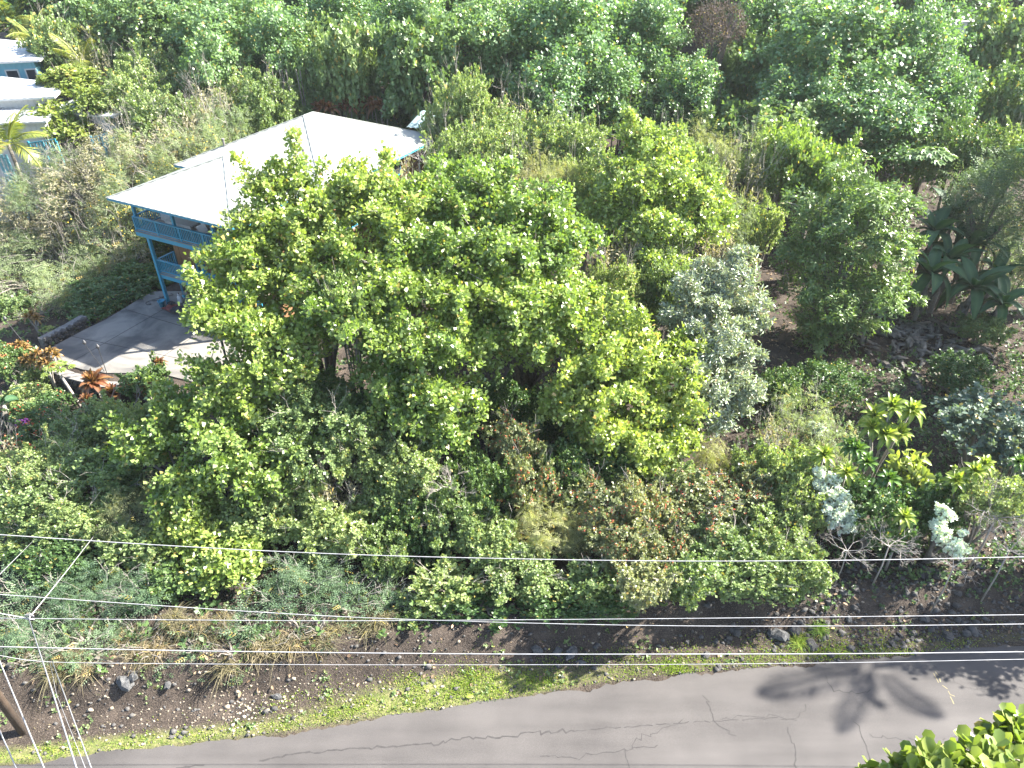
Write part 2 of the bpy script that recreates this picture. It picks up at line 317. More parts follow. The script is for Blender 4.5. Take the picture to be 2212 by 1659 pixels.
def foliage(name, sp, lumps, gap=1., low=-.35, stray=.06, extra=None, leafscale=1., keep=.62):
    tpl, ln, wd, g, k, spread, up, droop = SP[sp]
    T, A = lump_tips(lumps, g*gap, up, low, stray=stray, keep=keep)
    if extra is not None: T = np.concatenate([T, extra[0]]); A = np.concatenate([A, extra[1]])
    pos, d, n, idx = rosettes(T, A, k, spread, ln*leafscale*1.1, .55 if sp in ('cl', 'fc') else .2)
    if droop: d = nrm(d + np.array([0, 0, -droop]))
    s = RNG.uniform(.65, 1.2, len(pos))*leafscale
    V, F, m = leaves(tpl, pos, d, n, ln*s, wd*s)
    tw = RNG.beta(2, 2, len(T)); sc_ = 1.6/max(.5, np.ptp(T[:, 0])/4); cl_ = .5+.5*np.sin(T[:, 0]*2.1*sc_+1.7*np.sin(T[:, 1]*1.7*sc_))*np.sin(T[:, 2]*2.3*sc_+T[:, 1]*1.9*sc_)
    tt = np.clip((tw*.55+cl_*.45)[idx]*.65 + RNG.random(len(pos))*.35, 0, .95); tt[RNG.random(len(pos)) < .022] = 1.
    return npmesh(name, V, [F], M[sp], np.repeat(tt, m)), T, A
def spray_tips(segs, per=.013):
    """leafy twigs strung along arching branch ends: (start, end, radius)"""
    ET, EA = [], []
    for p, q, s0 in segs:
        p, q = np.asarray(p, float), np.asarray(q, float); ln = np.linalg.norm(q-p); n = int(ln*s0/per)+4; ts = RNG.random(n); dd = (q-p)/ln; w_ = s0*(1-.72*ts)
        off = rnd_dir(n); off -= (off@dd)[:, None]*dd; arc = np.stack([0*ts, 0*ts, ln*.16*np.sin(np.pi*ts)], -1)
        ET.append(p+ts[:, None]*(q-p)+arc+off*w_[:, None]*RNG.uniform(.25, 1, n)[:, None]); EA.append(nrm(off*.7+dd*.6+np.array([0, 0, .45])))
    return np.concatenate(ET), np.concatenate(EA)
def crown_lumps(R, seed, n=16, flat=.8, rmin=.26, rmax=.44, style=''):
    r = np.random.default_rng(seed); L = [(0, 0, -.08*R, .62*R, .62*R, .60*R*flat)]
    if style == 'tiers':        # flat boughs in layers with shade between them
        L = [(0, 0, -.1*R, .34*R, .34*R, .6*R)]
        for i in range(n):
            z = -.55+1.4*i/n; h = math.sqrt(max(.05, 1-max(0, z)**2)); a = i*2.399+r.uniform(-.4, .4); q = r.uniform(.25, .78)*h; s = r.uniform(.26, .42)*R; L.append((math.cos(a)*q*R, math.sin(a)*q*R, z*R*flat, s, s, s*r.uniform(.30, .5)))
        return L
    if style == 'clumps':       # separate upright feathery tufts
        L = [(0, 0, -.25*R, .34*R, .34*R, .45*R)]
        for i in range(n):
            z = -.25+1.05*i/n; h = math.sqrt(max(.1, 1-max(0, z)**2)); a = i*2.399+r.uniform(-.5, .5); q = r.uniform(.5, 1.02)*h; s = r.uniform(.15, .27)*R; L.append((math.cos(a)*q*R, math.sin(a)*q*R, z*R*flat*r.uniform(.7, 1.1), s, s, s*r.uniform(.9, 1.5)))
        return L
    if style == 'drapes':       # hanging curtains of vines
        L = [(0, 0, 0, .5*R, .5*R, .6*R)]
        for i in range(n):
            z = -.3+1.1*i/n; h = math.sqrt(max(.05, 1-max(0, z)**2)); a = i*2.399+r.uniform(-.4, .4); q = r.uniform(.45, .8)*h; s = r.uniform(.18, .30)*R; L.append((math.cos(a)*q*R, math.sin(a)*q*R, (z-.1)*R*flat, s, s, s*r.uniform(1.1, 1.9)))
        return L
    for i in range(n):
        z = -.35+1.3*(i+.5)/n; z = min(z, .97); a = i*2.399+r.uniform(-.5, .5); h = math.sqrt(max(0, 1-z*z)); q = r.uniform(.56, .88); s = r.uniform(rmin, rmax)*R
        L.append((h*math.cos(a)*q*R, h*math.sin(a)*q*R, z*q*R*flat, s, s, s*r.uniform(.65, .95)))
    return L
# ------------------------------------------------------------------ terrain and road
RX = np.array([-200, -60, -25, -14.68, -11.44, -7.61, -5.62, -2.11, -.03, 3.16, 5.96, 10.38, 14.37, 18.56, 40, 200.])
RY = np.array([-8, 6.8, 11., 12.16, 12.56, 13.02, 13.38, 13.9, 14.24, 14.79, 15.16, 15.56, 15.94, 16.42, 18.8, 36.])
def yedge(x): return np.interp(x, RX, RY)
HA, HE1, HE2 = np.array([-21.9, 38.2]), np.array([.8912, -.4536]), np.array([.4536, .8912])   # house corner and its two horizontal directions
HANG = math.atan2(HE1[1], HE1[0]); PADZ = 1.6
def to_house(x, y): return (x-HA[0])*HE1[0]+(y-HA[1])*HE1[1], (x-HA[0])*HE2[0]+(y-HA[1])*HE2[1]
def H(s, t): return HA + s*HE1 + t*HE2
def ground(x, y):
    x = np.asarray(x, float); y = np.asarray(y, float); d = y - yedge(x)
    z = np.where(d < 0, -.06, .02 + .14*sst(0, 1.5, d) + .95*sst(1.25, 2.5, d)) - .5*sst(2.5, 5, d)*sst(-15, -18.5, x)
    z = np.where(y < yedge(x)-7.3, -.06+.15*sst(0, 1.5, yedge(x)-7.3-y), z)
    z = z + np.where(d > .4, .05*np.sin(x*1.7+y*.6)*np.sin(y*1.3-x*.4)*np.clip(d-.4, 0, 1.), 0)
    s, t = to_house(x, y)
    k = sst(-2.4, -1.25, s)*(1-sst(15, 22, s))*sst(-6.75, -6.45, t)*(1-sst(24, 30, t))
    z = z*(1-k) + (PADZ-.07)*k
    z = z + .062*np.clip(y-44, 0, 130)*sst(44, 62, y)
    return z
def gz(x, y): return float(ground(x, y))
def axis(lo, hi, step, out): 
    a = np.arange(lo, hi, step); g = [step]; 
    l, r = [], []; p, q, st = lo, a[-1], step
    while p > -out: st *= 1.35; p -= st; q += st; l.append(p); r.append(q)
    return np.concatenate([l[::-1], a, r])
xs = axis(-34, 36, .5, 700); ys = np.concatenate([axis(5, 60, .5, 700)[:0], (lambda a: np.sort(np.concatenate([a, np.arange(11.3, 18.5, .25)+.011])))(axis(5, 60, .55, 700))])
GX, GY = np.meshgrid(xs, ys); GZ = ground(GX, GY)
nx, ny = len(xs), len(ys); I = np.arange(nx*ny).reshape(ny, nx)
Fq = np.stack([I[:-1, :-1], I[:-1, 1:], I[1:, 1:], I[1:, :-1]], -1).reshape(-1, 4)
gme = npmesh('ground', np.stack([GX, GY, GZ], -1).reshape(-1, 3), [Fq], M['soil'], smooth=True); tag(link('ground', gme), kind='structure')
_q = np.stack([GX, GY, GZ-CAMZ], -1); _u = 1106+FPX*_q[..., 0]/np.maximum(_q@_F, 1.); _d = GY-yedge(GX)     # where turf grows on the verge
TURF = (np.exp(-((_u-960)/260)**2)*np.exp(-((_d-.7)/.6)**2) + .75*np.exp(-((_u-200)/380)**2)*np.exp(-((_d-.2)/.3)**2) + .45*np.exp(-((_d-.3)/.35)**2))*(_d > -.6)*(GY < 24)
ga = gme.attributes.new('turf', 'FLOAT', 'POINT'); ga.data.foreach_set('value', np.clip(TURF, 0, 1).ravel().astype(np.float32))
# road: a sheet with a ragged broken edge
rr = np.random.default_rng(3)
rx = np.concatenate([np.linspace(-200, -30, 30), np.arange(-29.5, 32, .12), np.linspace(33, 200, 30)])
rag = np.convolve(rr.normal(0, .22, len(rx)+8), np.ones(9)/9, 'valid') + rr.normal(0, .02, len(rx))
ye = yedge(rx) + rag; yl = yedge(rx) - 7.2
vv = np.stack([np.concatenate([rx, rx, rx]), np.concatenate([ye, (ye*.6+yl*.4), yl]), np.concatenate([np.full(len(rx), .008), np.full(len(rx), .03), np.zeros(len(rx))])], -1)
n = len(rx); a = np.arange(n-1)
road = tag(link('road', npmesh('road', vv, [np.concatenate([np.stack([a+n, a+n+1, a+1, a], -1), np.stack([a+2*n, a+2*n+1, a+n+1, a+n], -1)])], M['asphalt'], smooth=True)), kind='structure')
def roadz(x, y):
    e = float(yedge(x)); m = e*.6+(e-7.2)*.4
    return (.008+(.022)*min(1, max(0, (e-y)/(e-m))) if y > m else .03*(y-(e-7.2))/(m-(e-7.2)))
def crack(uv, wd, wob=.06, name='crack', mat='crackm', gapp=0., seed=0):
    r = random.Random(seed or len(uv)*7+int(uv[0][0])); P = [at_z(u, v, .02) for u, v in uv]; pts = []
    for p, q in zip(P[:-1], P[1:]):
        m = max(2, int(np.linalg.norm(q-p)/.13))
        for i in range(m): pts.append(p+(q-p)*i/m + np.array([r.gauss(0, wob), r.gauss(0, wob), 0]))
    pts.append(P[-1]); b = MB()
    for p, q in zip(pts[:-1], pts[1:]):
        if r.random() < gapp: continue
        d = (q-p)[:2]; l = np.linalg.norm(d); d = d/max(l, 1e-6); nn = np.array([-d[1], d[0]])*wd*r.uniform(.4, 1.2)/2; e = d*.015
        b.face([(*(p[:2]-nn-e), roadz(*p[:2])+.004), (*(q[:2]-nn+e), roadz(*q[:2])+.004), (*(q[:2]+nn+e), roadz(*q[:2])+.004), (*(p[:2]+nn-e), roadz(*p[:2])+.004)])
    return b.build(name, M[mat], road)
crack([(380, 1659), (440, 1653)], .05, .02); crack([(560, 1643), (640, 1628), (737, 1620), (850, 1611), (930, 1606)], .055, .022)
crack([(930, 1607), (1010, 1596), (1100, 1590), (1160, 1582), (1240, 1578)], .05, .045); crack([(1240, 1578), (1330, 1572), (1480, 1561), (1660, 1552), (1720, 1556)], .03, .02, gapp=.15)
crack([(1170, 1630), (1250, 1638), (1290, 1628), (1350, 1622), (1420, 1610)], .03, .04); crack([(1480, 1555), (1390, 1590), (1350, 1625), (1360, 1659)], .025, .05)
crack([(1520, 1505), (1545, 1560), (1590, 1590)], .03, .05); crack([(1700, 1570), (1712, 1610), (1720, 1659)], .035, .04)
crack([(1850, 1560), (1870, 1610), (1890, 1655)], .03, .04); crack([(1780, 1460), (1800, 1490), (1850, 1500), (1880, 1490)], .025, .04)
crack([(1545, 1555), (1640, 1545), (1720, 1553), (1740, 1530), (1735, 1510)], .022, .04, gapp=.1); crack([(2130, 1563), (2180, 1600), (2212, 1625)], .02, .04)
crack([(2020, 1440), (2070, 1480), (2130, 1490), (2212, 1488)], .02, .05); crack([(1880, 1590), (2000, 1600), (2100, 1585), (2212, 1570)], .02, .04, gapp=.2)
crack([(2000, 1430), (2040, 1480), (2060, 1520)], .035, .05, 'road_marking', 'yline', .75, 5); crack([(2080, 1430), (2100, 1470)], .03, .05, 'road_marking', 'yline', .75, 9)
crack([(2020, 1460), (2055, 1500), (2075, 1515)], .025, .06, 'road_marking', 'yline', .75, 13)

# ------------------------------------------------------------------ teal house on posts
house = thing('hillside_house', 'teal house on tall posts with the big pale hip roof and two balconies', 'house', (*HA, PADZ), HANG)
ZL = lambda z: z - PADZ
EAVE, DECK1, DECK2 = 8.5, 3.72, 6.25
def facet(p, ridge, mat, parent, name='roof', pitch=.22, dep=.022, label=None):
    """corrugated sheet over a planar polygon; p[0]->p[1] is the eave"""
    p = [Vector(q) for q in p]; e = (p[1]-p[0]).normalized(); nn = e.cross(p[-1]-p[0]).normalized(); nn = nn if nn.z > 0 else -nn; up = nn.cross(e); up = up if up.z > 0 else -up
    q2 = [((q-p[0]).dot(e), (q-p[0]).dot(up)) for q in p]; L = max(q[0] for q in q2); mn = min(q[0] for q in q2)
    def span(s):
        ts = []
        for (a, b), (c, d) in zip(q2, q2[1:]+q2[:1]):
            if min(a, c)-1e-6 <= s <= max(a, c)+1e-6:
                ts += [b, d] if abs(c-a) < 1e-6 else [b+(d-b)*(s-a)/(c-a)]
        return (min(ts), max(ts)) if ts else (0, 0)
    m = MB(); k = 0; s = mn; brk = sorted(set([mn, L]+[mn+pitch*i for i in range(int((L-mn)/pitch)+1)]+[q[0] for q in q2])); prev = None
    for i, s in enumerate(brk):
        lo, hi = span(min(max(s, mn+1e-5), L-1e-5)); off = nn*(dep*(i % 2))
        a = p[0]+e*s+up*lo+off; b = p[0]+e*s+up*hi+off
        if prev and (b-a).length+(prev[1]-prev[0]).length > 1e-3: m.face([prev[0], a, b, prev[1]])
        prev = (a, b)
    for i in range(1): pass
    o = m.build(name, M[mat], parent)
    if label: o['label'] = label
    return o
def hip_roof(parent, s0, s1, t0, t1, ze, rise, mat, ridge_len_along_t=True, faces='frlb', over=None, fascia='blue', capmat=None):
    hw = (s1-s0)/2; sm = (s0+s1)/2; zz = ze+rise
    ra, rb = (t0+hw, (over if over else t1-hw))
    if rb < ra: rb = ra+.6
    A, B, Cc, D = (s0, t0, ze), (s1, t0, ze), (s1, t1, ze), (s0, t1, ze); R0, R1 = (sm, ra, zz), (sm, rb, zz)
    if 'f' in faces: facet([A, B, R0], 0, mat, parent)
    if 'r' in faces: facet([B, (s1, over+.0, ze), R1, R0] if over else [B, Cc, R1, R0], 0, mat, parent)
    if 'b' in faces: facet([Cc, D, R1], 0, mat, parent)
    if 'l' in faces: facet([(s0, over, ze), A, R0, R1] if over else [D, A, R0, R1], 0, mat, parent)
    cp = capmat or mat
    def cap(a, b): MB().bar(Vector(a)+Vector((0, 0, .022)), Vector(b)+Vector((0, 0, .022)), .11, .012).build('hip_cap', M[cp], parent)
    cap(A, R0); cap(B, R0); cap(R0, R1)
    if not over: cap(Cc, R1); cap(D, R1)
    z0, z1 = ze-.13, ze-.012; te = over or t1
    for (x0, x1, y0, y1) in ((s0+.03, s1-.03, t0+.02, t0+.07), (s1-.07, s1-.02, t0+.08, te-.03), (s0+.02, s0+.07, t0+.08, te-.03)) + (() if over else ((s0+.03, s1-.03, t1-.07, t1-.02),)):
        MB().box(x0, x1, y0, y1, z0, z1).build('fascia', M[fascia], parent)
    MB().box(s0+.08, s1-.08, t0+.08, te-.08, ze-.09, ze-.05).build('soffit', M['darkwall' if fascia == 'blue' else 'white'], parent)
hip_roof(house, 0, 9.08, 0, 0, ZL(EAVE), 1.62, 'roof', over=9.0, faces='frl')
hip_roof(house, -1.0, 10.3, 5.54, 17.7, ZL(EAVE)+.006, 2.22, 'roof', faces='frlb')
for s, t, r in ((6.9, 8.2, .55), (1.2, 7.7, .5)): MB().lathe((s, t, ZL(EAVE)+.7), [(.06, 0), (.06, r), (.09, r+.02), (.09, r+.1)], 8).build('vent_pipe', M['cap'], house)
# deck floors, boards, posts
def deck(s0, s1, t0, t1, z, fas=.36):
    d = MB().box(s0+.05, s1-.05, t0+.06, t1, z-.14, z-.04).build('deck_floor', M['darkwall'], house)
    nb = int((t1-t0)/.16)
    bm = MB().box(s0+.03, s1-.03, 0, .145, 0, .035).mesh('deck_board', M['deck'])
    for i in range(min(nb, 30)): link('deck_board', bm, d, (0, t0+.03+i*.16, z-.035))
    MB().box(s0, s1, t0-.02, t0+.03, z-fas, z-.02).build('deck_fascia', M['blue'], house)
    MB().box(s0-.02, s0+.03, t0+.05, t1, z-fas, z-.02).build('deck_fascia', M['blue'], house)
    MB().box(s0-.03, s1, t0-.06, t0-.022, z-.10, z-.03).build('deck_trim', M['cap'], house)
deck(-.05, 9.0, 1.15, 5.2, ZL(DECK2)); deck(.78, 8.6, 1.25, 2.45, ZL(DECK1))
bal = MB().box(-.02, .02, -.02, .02, 0, .65).mesh('baluster', M['blue'])
def railing(p, q, z, step=.135, posts=1.72, hgt=.79):
    p, q = Vector((*p, z)), Vector((*q, z)); d = (q-p); L = d.length; d.normalize()
    r = MB().bar(p+Vector((0, 0, hgt)), q+Vector((0, 0, hgt)), .13, .05).build('railing', M['blue'], house)
    MB().bar(p+Vector((0, 0, .10)), q+Vector((0, 0, .10)), .06, .06).build('bottom_rail', M['blue'], r)
    n = int(L/step)
    for i in range(1, n): link('baluster', bal, r, p+d*(L*i/n)+Vector((0, 0, .115)), (0, 0, math.atan2(d.y, d.x)))
    m = max(1, round(L/posts))
    for i in range(m+1):
        c = p+d*(L*i/m); MB().box(c.x-.045, c.x+.045, c.y-.045, c.y+.045, z-.03, z+hgt-.03).build('rail_post', M['blue'], r)
z2, z1 = ZL(DECK2), ZL(DECK1)
railing((.02, 1.2), (8.9, 1.2), z2); railing((.02, 1.3), (.02, 5.1), z2)
railing((.86, 1.3), (8.5, 1.3), z1); railing((.86, 1.4), (.86, 2.5), z1)
def post(s, t, a, b, w_=.17): MB().box(s-w_/2, s+w_/2, t-w_/2, t+w_/2, a, b).build('post', M['blue'], house)
post(.80, 1.22, 0, z2-.37); post(4.7, 1.22, 0, z2-.37); post(8.45, 1.22, 0, z2-.37)
for s in (.12, 3.15, 6.1, 8.85): post(s, 1.32, z2, ZL(EAVE)-.1, .15)
post(.12, 5.1, z2, ZL(EAVE)-.1, .15)
post(2.75, 2.40, 0, z2-.15, .13); post(5.6, 2.40, 0, z2-.15, .13)
# walls of single boards
def boardwall(p, q, z0, z1, w_=.42, mat='board', skip=()):
    p, q = Vector((*p, z0)), Vector((*q, z0)); d = q-p; L = d.length; n = max(1, round(L/w_)); a = math.atan2(d.y, d.x)
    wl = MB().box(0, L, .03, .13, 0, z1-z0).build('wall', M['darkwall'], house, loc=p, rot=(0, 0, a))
    me = MB().box(.012, L/n-.012, -.012, .028, .02, z1-z0-.02).mesh('board', M[mat])
    for i in range(n):
        if i not in skip: link('board', me, wl, (i*L/n, 0, 0))
    return wl, L/n, n
boardwall((1.0, 2.48), (8.5, 2.48), z1, z2-.16)
boardwall((1.6, 5.2), (8.6, 5.2), z2, ZL(EAVE)-.12)
boardwall((8.6, 2.6), (8.6, 5.2), 0, ZL(EAVE)-.12)
boardwall((1.0, 9.2), (1.0, 2.48), 0, z2-.16); boardwall((-.2, 17), (-.2, 6.4), 0, ZL(EAVE)-.12); boardwall((-.2, 6.3), (1.5, 6.3), 0, ZL(EAVE)-.12)
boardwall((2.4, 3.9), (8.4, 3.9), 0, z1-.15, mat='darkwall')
wl, bw, nb = boardwall((9.4, 6.4), (9.4, 16.9), 0, ZL(EAVE)-.12, skip=(7, 8, 9, 16, 17))
for x in (7*bw, 16*bw):
    f = MB().box(x+.05, x+bw*2.2, -.05, .02, ZL(6.95), ZL(7.03)).box(x+.05, x+bw*2.2, -.05, .02, ZL(8.0), ZL(8.08)).box(x+.05, x+.12, -.05, .02, ZL(7.03), ZL(8.0)).box(x+bw*2.1, x+bw*2.2, -.05, .02, ZL(7.03), ZL(8.0)).build('window', M['blue'], wl)
    MB().box(x+.12, x+bw*2.1, -.02, .015, ZL(7.03), ZL(8.0)).build('pane', M['glass'], wl)
deck(9.45, 11.0, 6.5, 12, z2); railing((10.9, 6.6), (10.9, 11.9), z2); railing((9.5, 6.6), (10.85, 6.6), z2)
for t in (6.6, 9.3, 11.9): post(10.9, t, 0, z2-.37)

# things on and under the balconies
def hloc(s, t, z): p = H(s, t); return (float(p[0]), float(p[1]), z)
t = thing('outdoor_sofa', 'pale cushioned sofa behind the left end of the upper balcony railing', 'sofa', hloc(1.3, 3.0, DECK2), HANG)
MB().box(-.9, .9, -.35, .4, .1, .36).build('base', M['white'], t); MB().box(-.9, .9, .28, .42, .36, .8).build('backrest', M['cush'], t)
for i in range(3): MB().box(-.88+i*.6, -.31+i*.6, -.34, .26, .365, .5).build('cushion', M['cush'], t)
MB().bar((-.5, .1, .5), (-.35, .22, .85), .4, .12).build('pillow', M['white'], t); MB().bar((.4, .1, .5), (.5, .22, .85), .4, .12).build('pillow', M['white'], t)
t = thing('balcony_table', 'long white table on the upper balcony beside its middle post', 'table', hloc(3.0, 2.0, DECK2), HANG)
MB().box(-1.0, 1.0, -.38, .38, .70, .76).build('tabletop', M['white'], t); MB().box(-.98, .98, -.36, -.33, .45, .70).build('apron', M['white'], t)
for a in (-1, 1):
    for b in (-1, 1): MB().box(a*.88-.04, a*.88+.04, b*.28-.04, b*.28+.04, 0, .70).build('leg', M['white'], t)
def chair(s, tt, rz, label):
    t = thing('garden_chair', label, 'chair', hloc(s, tt, DECK2), HANG+rz, 'white chairs on the upper balcony')
    MB().box(-.25, .25, -.25, .25, .40, .44).build('seat', M['cush'], t); MB().bar((0, .24, .46), (0, .36, .98), .48, .04).build('backrest', M['cush'], t)
    for a in (-1, 1):
        MB().bar((a*.27, -.22, .64), (a*.27, .28, .66), .05, .04).build('armrest', M['white'], t)
        for b in (-1, 1): MB().bar((a*.23, b*.22, 0), (a*.22, b*.2, .4), .04, .04).build('leg', M['white'], t)
chair(4.3, 2.1, -1.9, 'white chair turned sideways, just right of the upper balcony middle post'); chair(5.0, 1.95, 2.4, 'white armchair by the railing, nearest the brown boarded wall')
t = thing('propane_tank', 'white propane gas bottle under the lower balcony', 'gas bottle', hloc(1.25, 1.75, PADZ))
MB().lathe((0, 0, 0), [(.13, 0), (.15, .03), (.155, .08), (.155, .36), (.12, .43), (.05, .46)], 14).build('body', M['white'], t, True)
MB().lathe((0, 0, .455), [(.10, 0), (.10, .10), (.085, .10)], 10).build('collar', M['white'], t); MB().lathe((0, 0, .46), [(.03, 0), (.03, .13), (.05, .14), (.05, .17)], 8).build('valve', M['steel'], t)
t = thing('planter_bucket', 'turquoise bucket standing at the foot of the corner post', 'bucket', hloc(.70, .86, PADZ))
MB().lathe((0, 0, 0), [(.15, 0), (.20, .36), (.22, .37), (.22, .41), (.19, .41), (.18, .33)], 14).build('pail', M['blue'], t, True)
MB().lathe((0, 0, .3), [(.178, 0), (.15, .02)], 14).build('fill', M['cap'], t)
def cloth(name, label, mat, s0, s1, t0, t1, z, seed):
    r = np.random.default_rng(seed); n = 14; S, T = np.meshgrid(np.linspace(s0, s1, n), np.linspace(t0, t1, n))
    S = S + r.normal(0, .02, S.shape); Z = z + .035*np.abs(np.sin(S*7+T*3))+.05*np.abs(np.sin(T*6-S*2)) + r.uniform(0, .03, S.shape)
    W = np.stack([HA[0]+S*HE1[0]+T*HE2[0], HA[1]+S*HE1[1]+T*HE2[1], Z], -1).reshape(-1, 3); I = np.arange(n*n).reshape(n, n)
    top = np.stack([I[:-1, :-1], I[:-1, 1:], I[1:, 1:], I[1:, :-1]], -1).reshape(-1, 4)
    o = link(name, npmesh(name, np.concatenate([W, W-[0, 0, .03]]), [np.concatenate([top, top[:, ::-1]+n*n])], M[mat], smooth=True)); tag(o, label, 'tarp')
cloth('crumpled_tarp', 'maroon tarp spread on the concrete by the turquoise bucket', 'maroon', .95, 1.95, .55, 1.3, PADZ+.03, 1)
cloth('black_sheet', 'black cloth lying on the right end of the maroon tarp', 'black', 1.7, 2.7, .4, 1.15, PADZ+.15, 2)
cloth('black_bag', 'small black bundle between the corner post and the white gas bottle', 'black', .98, 1.35, 1.0, 1.32, PADZ+.16, 3)
hp = []
for i in range(70):
    a = i*.32; s, tt = -.35+.24*math.sin(a)+.004*i, .55+.022*i+.2*math.cos(a*.9); hp.append(hloc(s, tt, PADZ+.03+.012*(i % 3)))
tag(MB().tube(hp, .018, 5).build('garden_hose', M['steel']), 'dark coiled hose on the concrete left of the corner post', 'hose')
t = thing('hanging_strap', 'blue rope sling dangling under the lower balcony edge', 'rope', hloc(2.0, 1.5, DECK1-.4), HANG)
MB().tube([(-.06, 0, 0), (-.05, 0, -.6), (0, 0, -.95), (.05, 0, -.6), (.06, 0, 0)], .018, 5).build('rope', M['blue'], t); MB().lathe((0, 0, -1.12), [(.03, 0), (.09, .04), (.09, .16), (.04, .2)], 8).build('float', M['blue'], t)
t = thing('telescope_stand', 'dark blue long tube lying on the upper balcony right end', 'tube', hloc(6.6, 1.9, DECK2+.72), HANG)
MB().tube([(-.6, 0, 0), (.6, .1, .05)], .05, 8).build('tube', M['steel'], t)
for a in (-.35, 0, .35): MB().tube([(0, 0, -.02), (a, .25-abs(a), -.70)], .02, 5).build('leg', M['steel'], t)

# ------------------------------------------------------------------ driveway slab, stone walls, torches
PADP = [(-1.05, -6.02), (.6, -5.98), (2.4, -5.86), (3.8, -5.5), (5.0, -4.9), (6.2, -4.3), (9, -4), (10.5, 0), (10, 8), (-1.3, 2), (-1.35, 1.0), (-1.0, -1.7), (-1.1, -3.2)]
def pprism(poly, z0, z1, name, mat, parent=None):
    m = MB(); P = [H(*q) for q in poly]; m.face([(*p, z1) for p in P]); m.face([(*p, z0) for p in P][::-1])
    for a, b in zip(P, P[1:]+P[:1]): m.face([(*a, z0), (*b, z0), (*b, z1), (*a, z1)])
    return m.build(name, M[mat], parent)
drive = tag(pprism(PADP, PADZ-.4, PADZ, 'driveway', 'conc'), kind='structure')
for a, b in (((-1.05, -3.9), (7.5, -2.6)), ((1.25, -5.9), (1.0, 1.0)), ((5.2, -4.7), (4.9, 1.)), ((-1., -.4), (8, -.2))):
    p, q = H(*a), H(*b); MB().bar((*p, PADZ+.001), (*q, PADZ+.001), .035, .006).build('slab_joint', M['crackm'], drive)
ST = []
def stone(seed, sx=1., sy=1., sz=1., rough=.22):
    r = np.random.default_rng(seed); V = []
    for z, k in ((-.8, .6), (-.25, 1.), (.35, .95), (.85, .5)):
        for j in range(6): a = j*math.pi/3+r.uniform(-.25, .25); q = k*(1+r.normal(0, rough)); V.append((q*math.cos(a)*sx, q*math.sin(a)*sy, (z+r.normal(0, .10))*sz))
    m = MB(); m.v = V
    for i in range(3):
        for j in range(6): a, b = i*6+j, i*6+(j+1) % 6; m.f.append((a, b, b+6, a+6))
    m.f.append(tuple(range(6))[::-1]); m.f.append(tuple(range(18, 24))); return m
STONE = [stone(i).mesh('stone', M['lava']) for i in range(6)]; GREY = [stone(i+20).mesh('rock', M['grey_rock']) for i in range(4)]
rs = random.Random(4)
def stonewall(label, pts, zb, zt, thick, capon=True, dens=.30):
    c = pts[0]; t = thing('retaining_wall', label, 'wall', (*c, zb))
    for p, q in zip(pts[:-1], pts[1:]):
        p, q = np.array(p)-c, np.array(q)-c; d = q-p; L = np.linalg.norm(d); d = d/L; nn = np.array([d[1], -d[0]])
        MB().bar((*(p), (zt-zb)/2), (*q, (zt-zb)/2), thick, zt-zb).build('core', M['mortar'], t)
        if capon: MB().bar((*p, zt-zb+.04), (*q, zt-zb+.04), thick+.1, .075).build('coping', M['cap'], t)
        z = .12
        while z < zt-zb-.05:
            x = rs.uniform(0, .2)
            while x < L:
                s = rs.uniform(.8, 1.25); o = p+d*x+nn*(thick/2)
                link('stone', rs.choice(STONE), t, (o[0], o[1], z), (rs.uniform(-.3, .3), rs.uniform(-.3, .3), rs.uniform(0, 6)), (dens*.55*s, dens*.55*s, dens*.5*s))
                x += dens*s
            z += dens*.85
    return t
stonewall('dark lava stone retaining wall with pale coping below the driveway edge', [H(-1.2, -6.2), H(.3, -6.55), H(2.4, -6.55), H(4.6, -6.3), H(6.5, -5.6)], .55, PADZ-.02, .42)
stonewall('low grey lava stone wall left of the driveway, under the feathery bushes', [H(-1.75, -5.2), H(-1.75, -3.6), H(-1.9, -2.4)], .5, PADZ+.35, .5, False)
def torch(u, v, ground_uv, tiltxy, label, hh=1.55):
    b = at_z(*ground_uv, PADZ-.02); t = thing('garden_torch', label, 'torch', b, 0, 'tiki torches round the driveway'); tx = Vector((tiltxy[0], tiltxy[1], hh))
    MB().tube([(0, 0, 0), tx], .018, 6).build('pole', M['steel'], t)
    MB().lathe(tx, [(.02, -.02), (.085, .05), (.09, .12), (.05, .2), (.01, .27)], 10).build('burner', M['steel'], t)
torch(0, 0, (231, 807), (.05, 0), 'upright dark torch in front of the sunlit driveway, right one of the pair'); torch(0, 0, (226, 803), (-.50, .05), 'dark torch leaning left in front of the sunlit driveway, left one of the pair', 1.65)
torch(0, 0, (55, 745), (-.55, .1), 'grey torch leaning left beside the croton plants', 1.5)

# ------------------------------------------------------------------ houses uphill on the left
def small_house(p, ang, wd, dp, hgt, rise, label, wall, roofm, overh=.7, windows=(), boards=True):
    zb = gz(p[0], p[1])-.3; t = thing('hill_house', label, 'house', (*p, zb), ang)
    wm = MB().box(0, wd, 0, dp, 0, hgt).build('wall', M[wall], t)
    if boards:
        n = int(wd/.4); me = MB().box(.015, .385, -.025, -.001, .02, hgt-.02).mesh('board', M[wall])
        for i in range(n): link('board', me, wm, (i*.4, 0, 0))
    hip_roof(t, -overh, wd+overh, -overh, dp+overh, hgt+.1, rise, roofm, faces='frlb', fascia='white')
    for (x, z, a, b) in windows:
        MB().box(x, x+a, -.07, -.026, z, z+b).build('window', M['glass'], wm); f = MB()
        for q in ((x-.1, x, z-.1, z+b+.1), (x+a, x+a+.1, z-.1, z+b+.1), (x, x+a, z-.1, z), (x, x+a, z+b, z+b+.1)): f.box(q[0], q[1], -.09, -.024, q[2], q[3])
        f.build('window_frame', M['white'], wm)
    return t
def zb_at(p): return gz(p[0], p[1])-.3
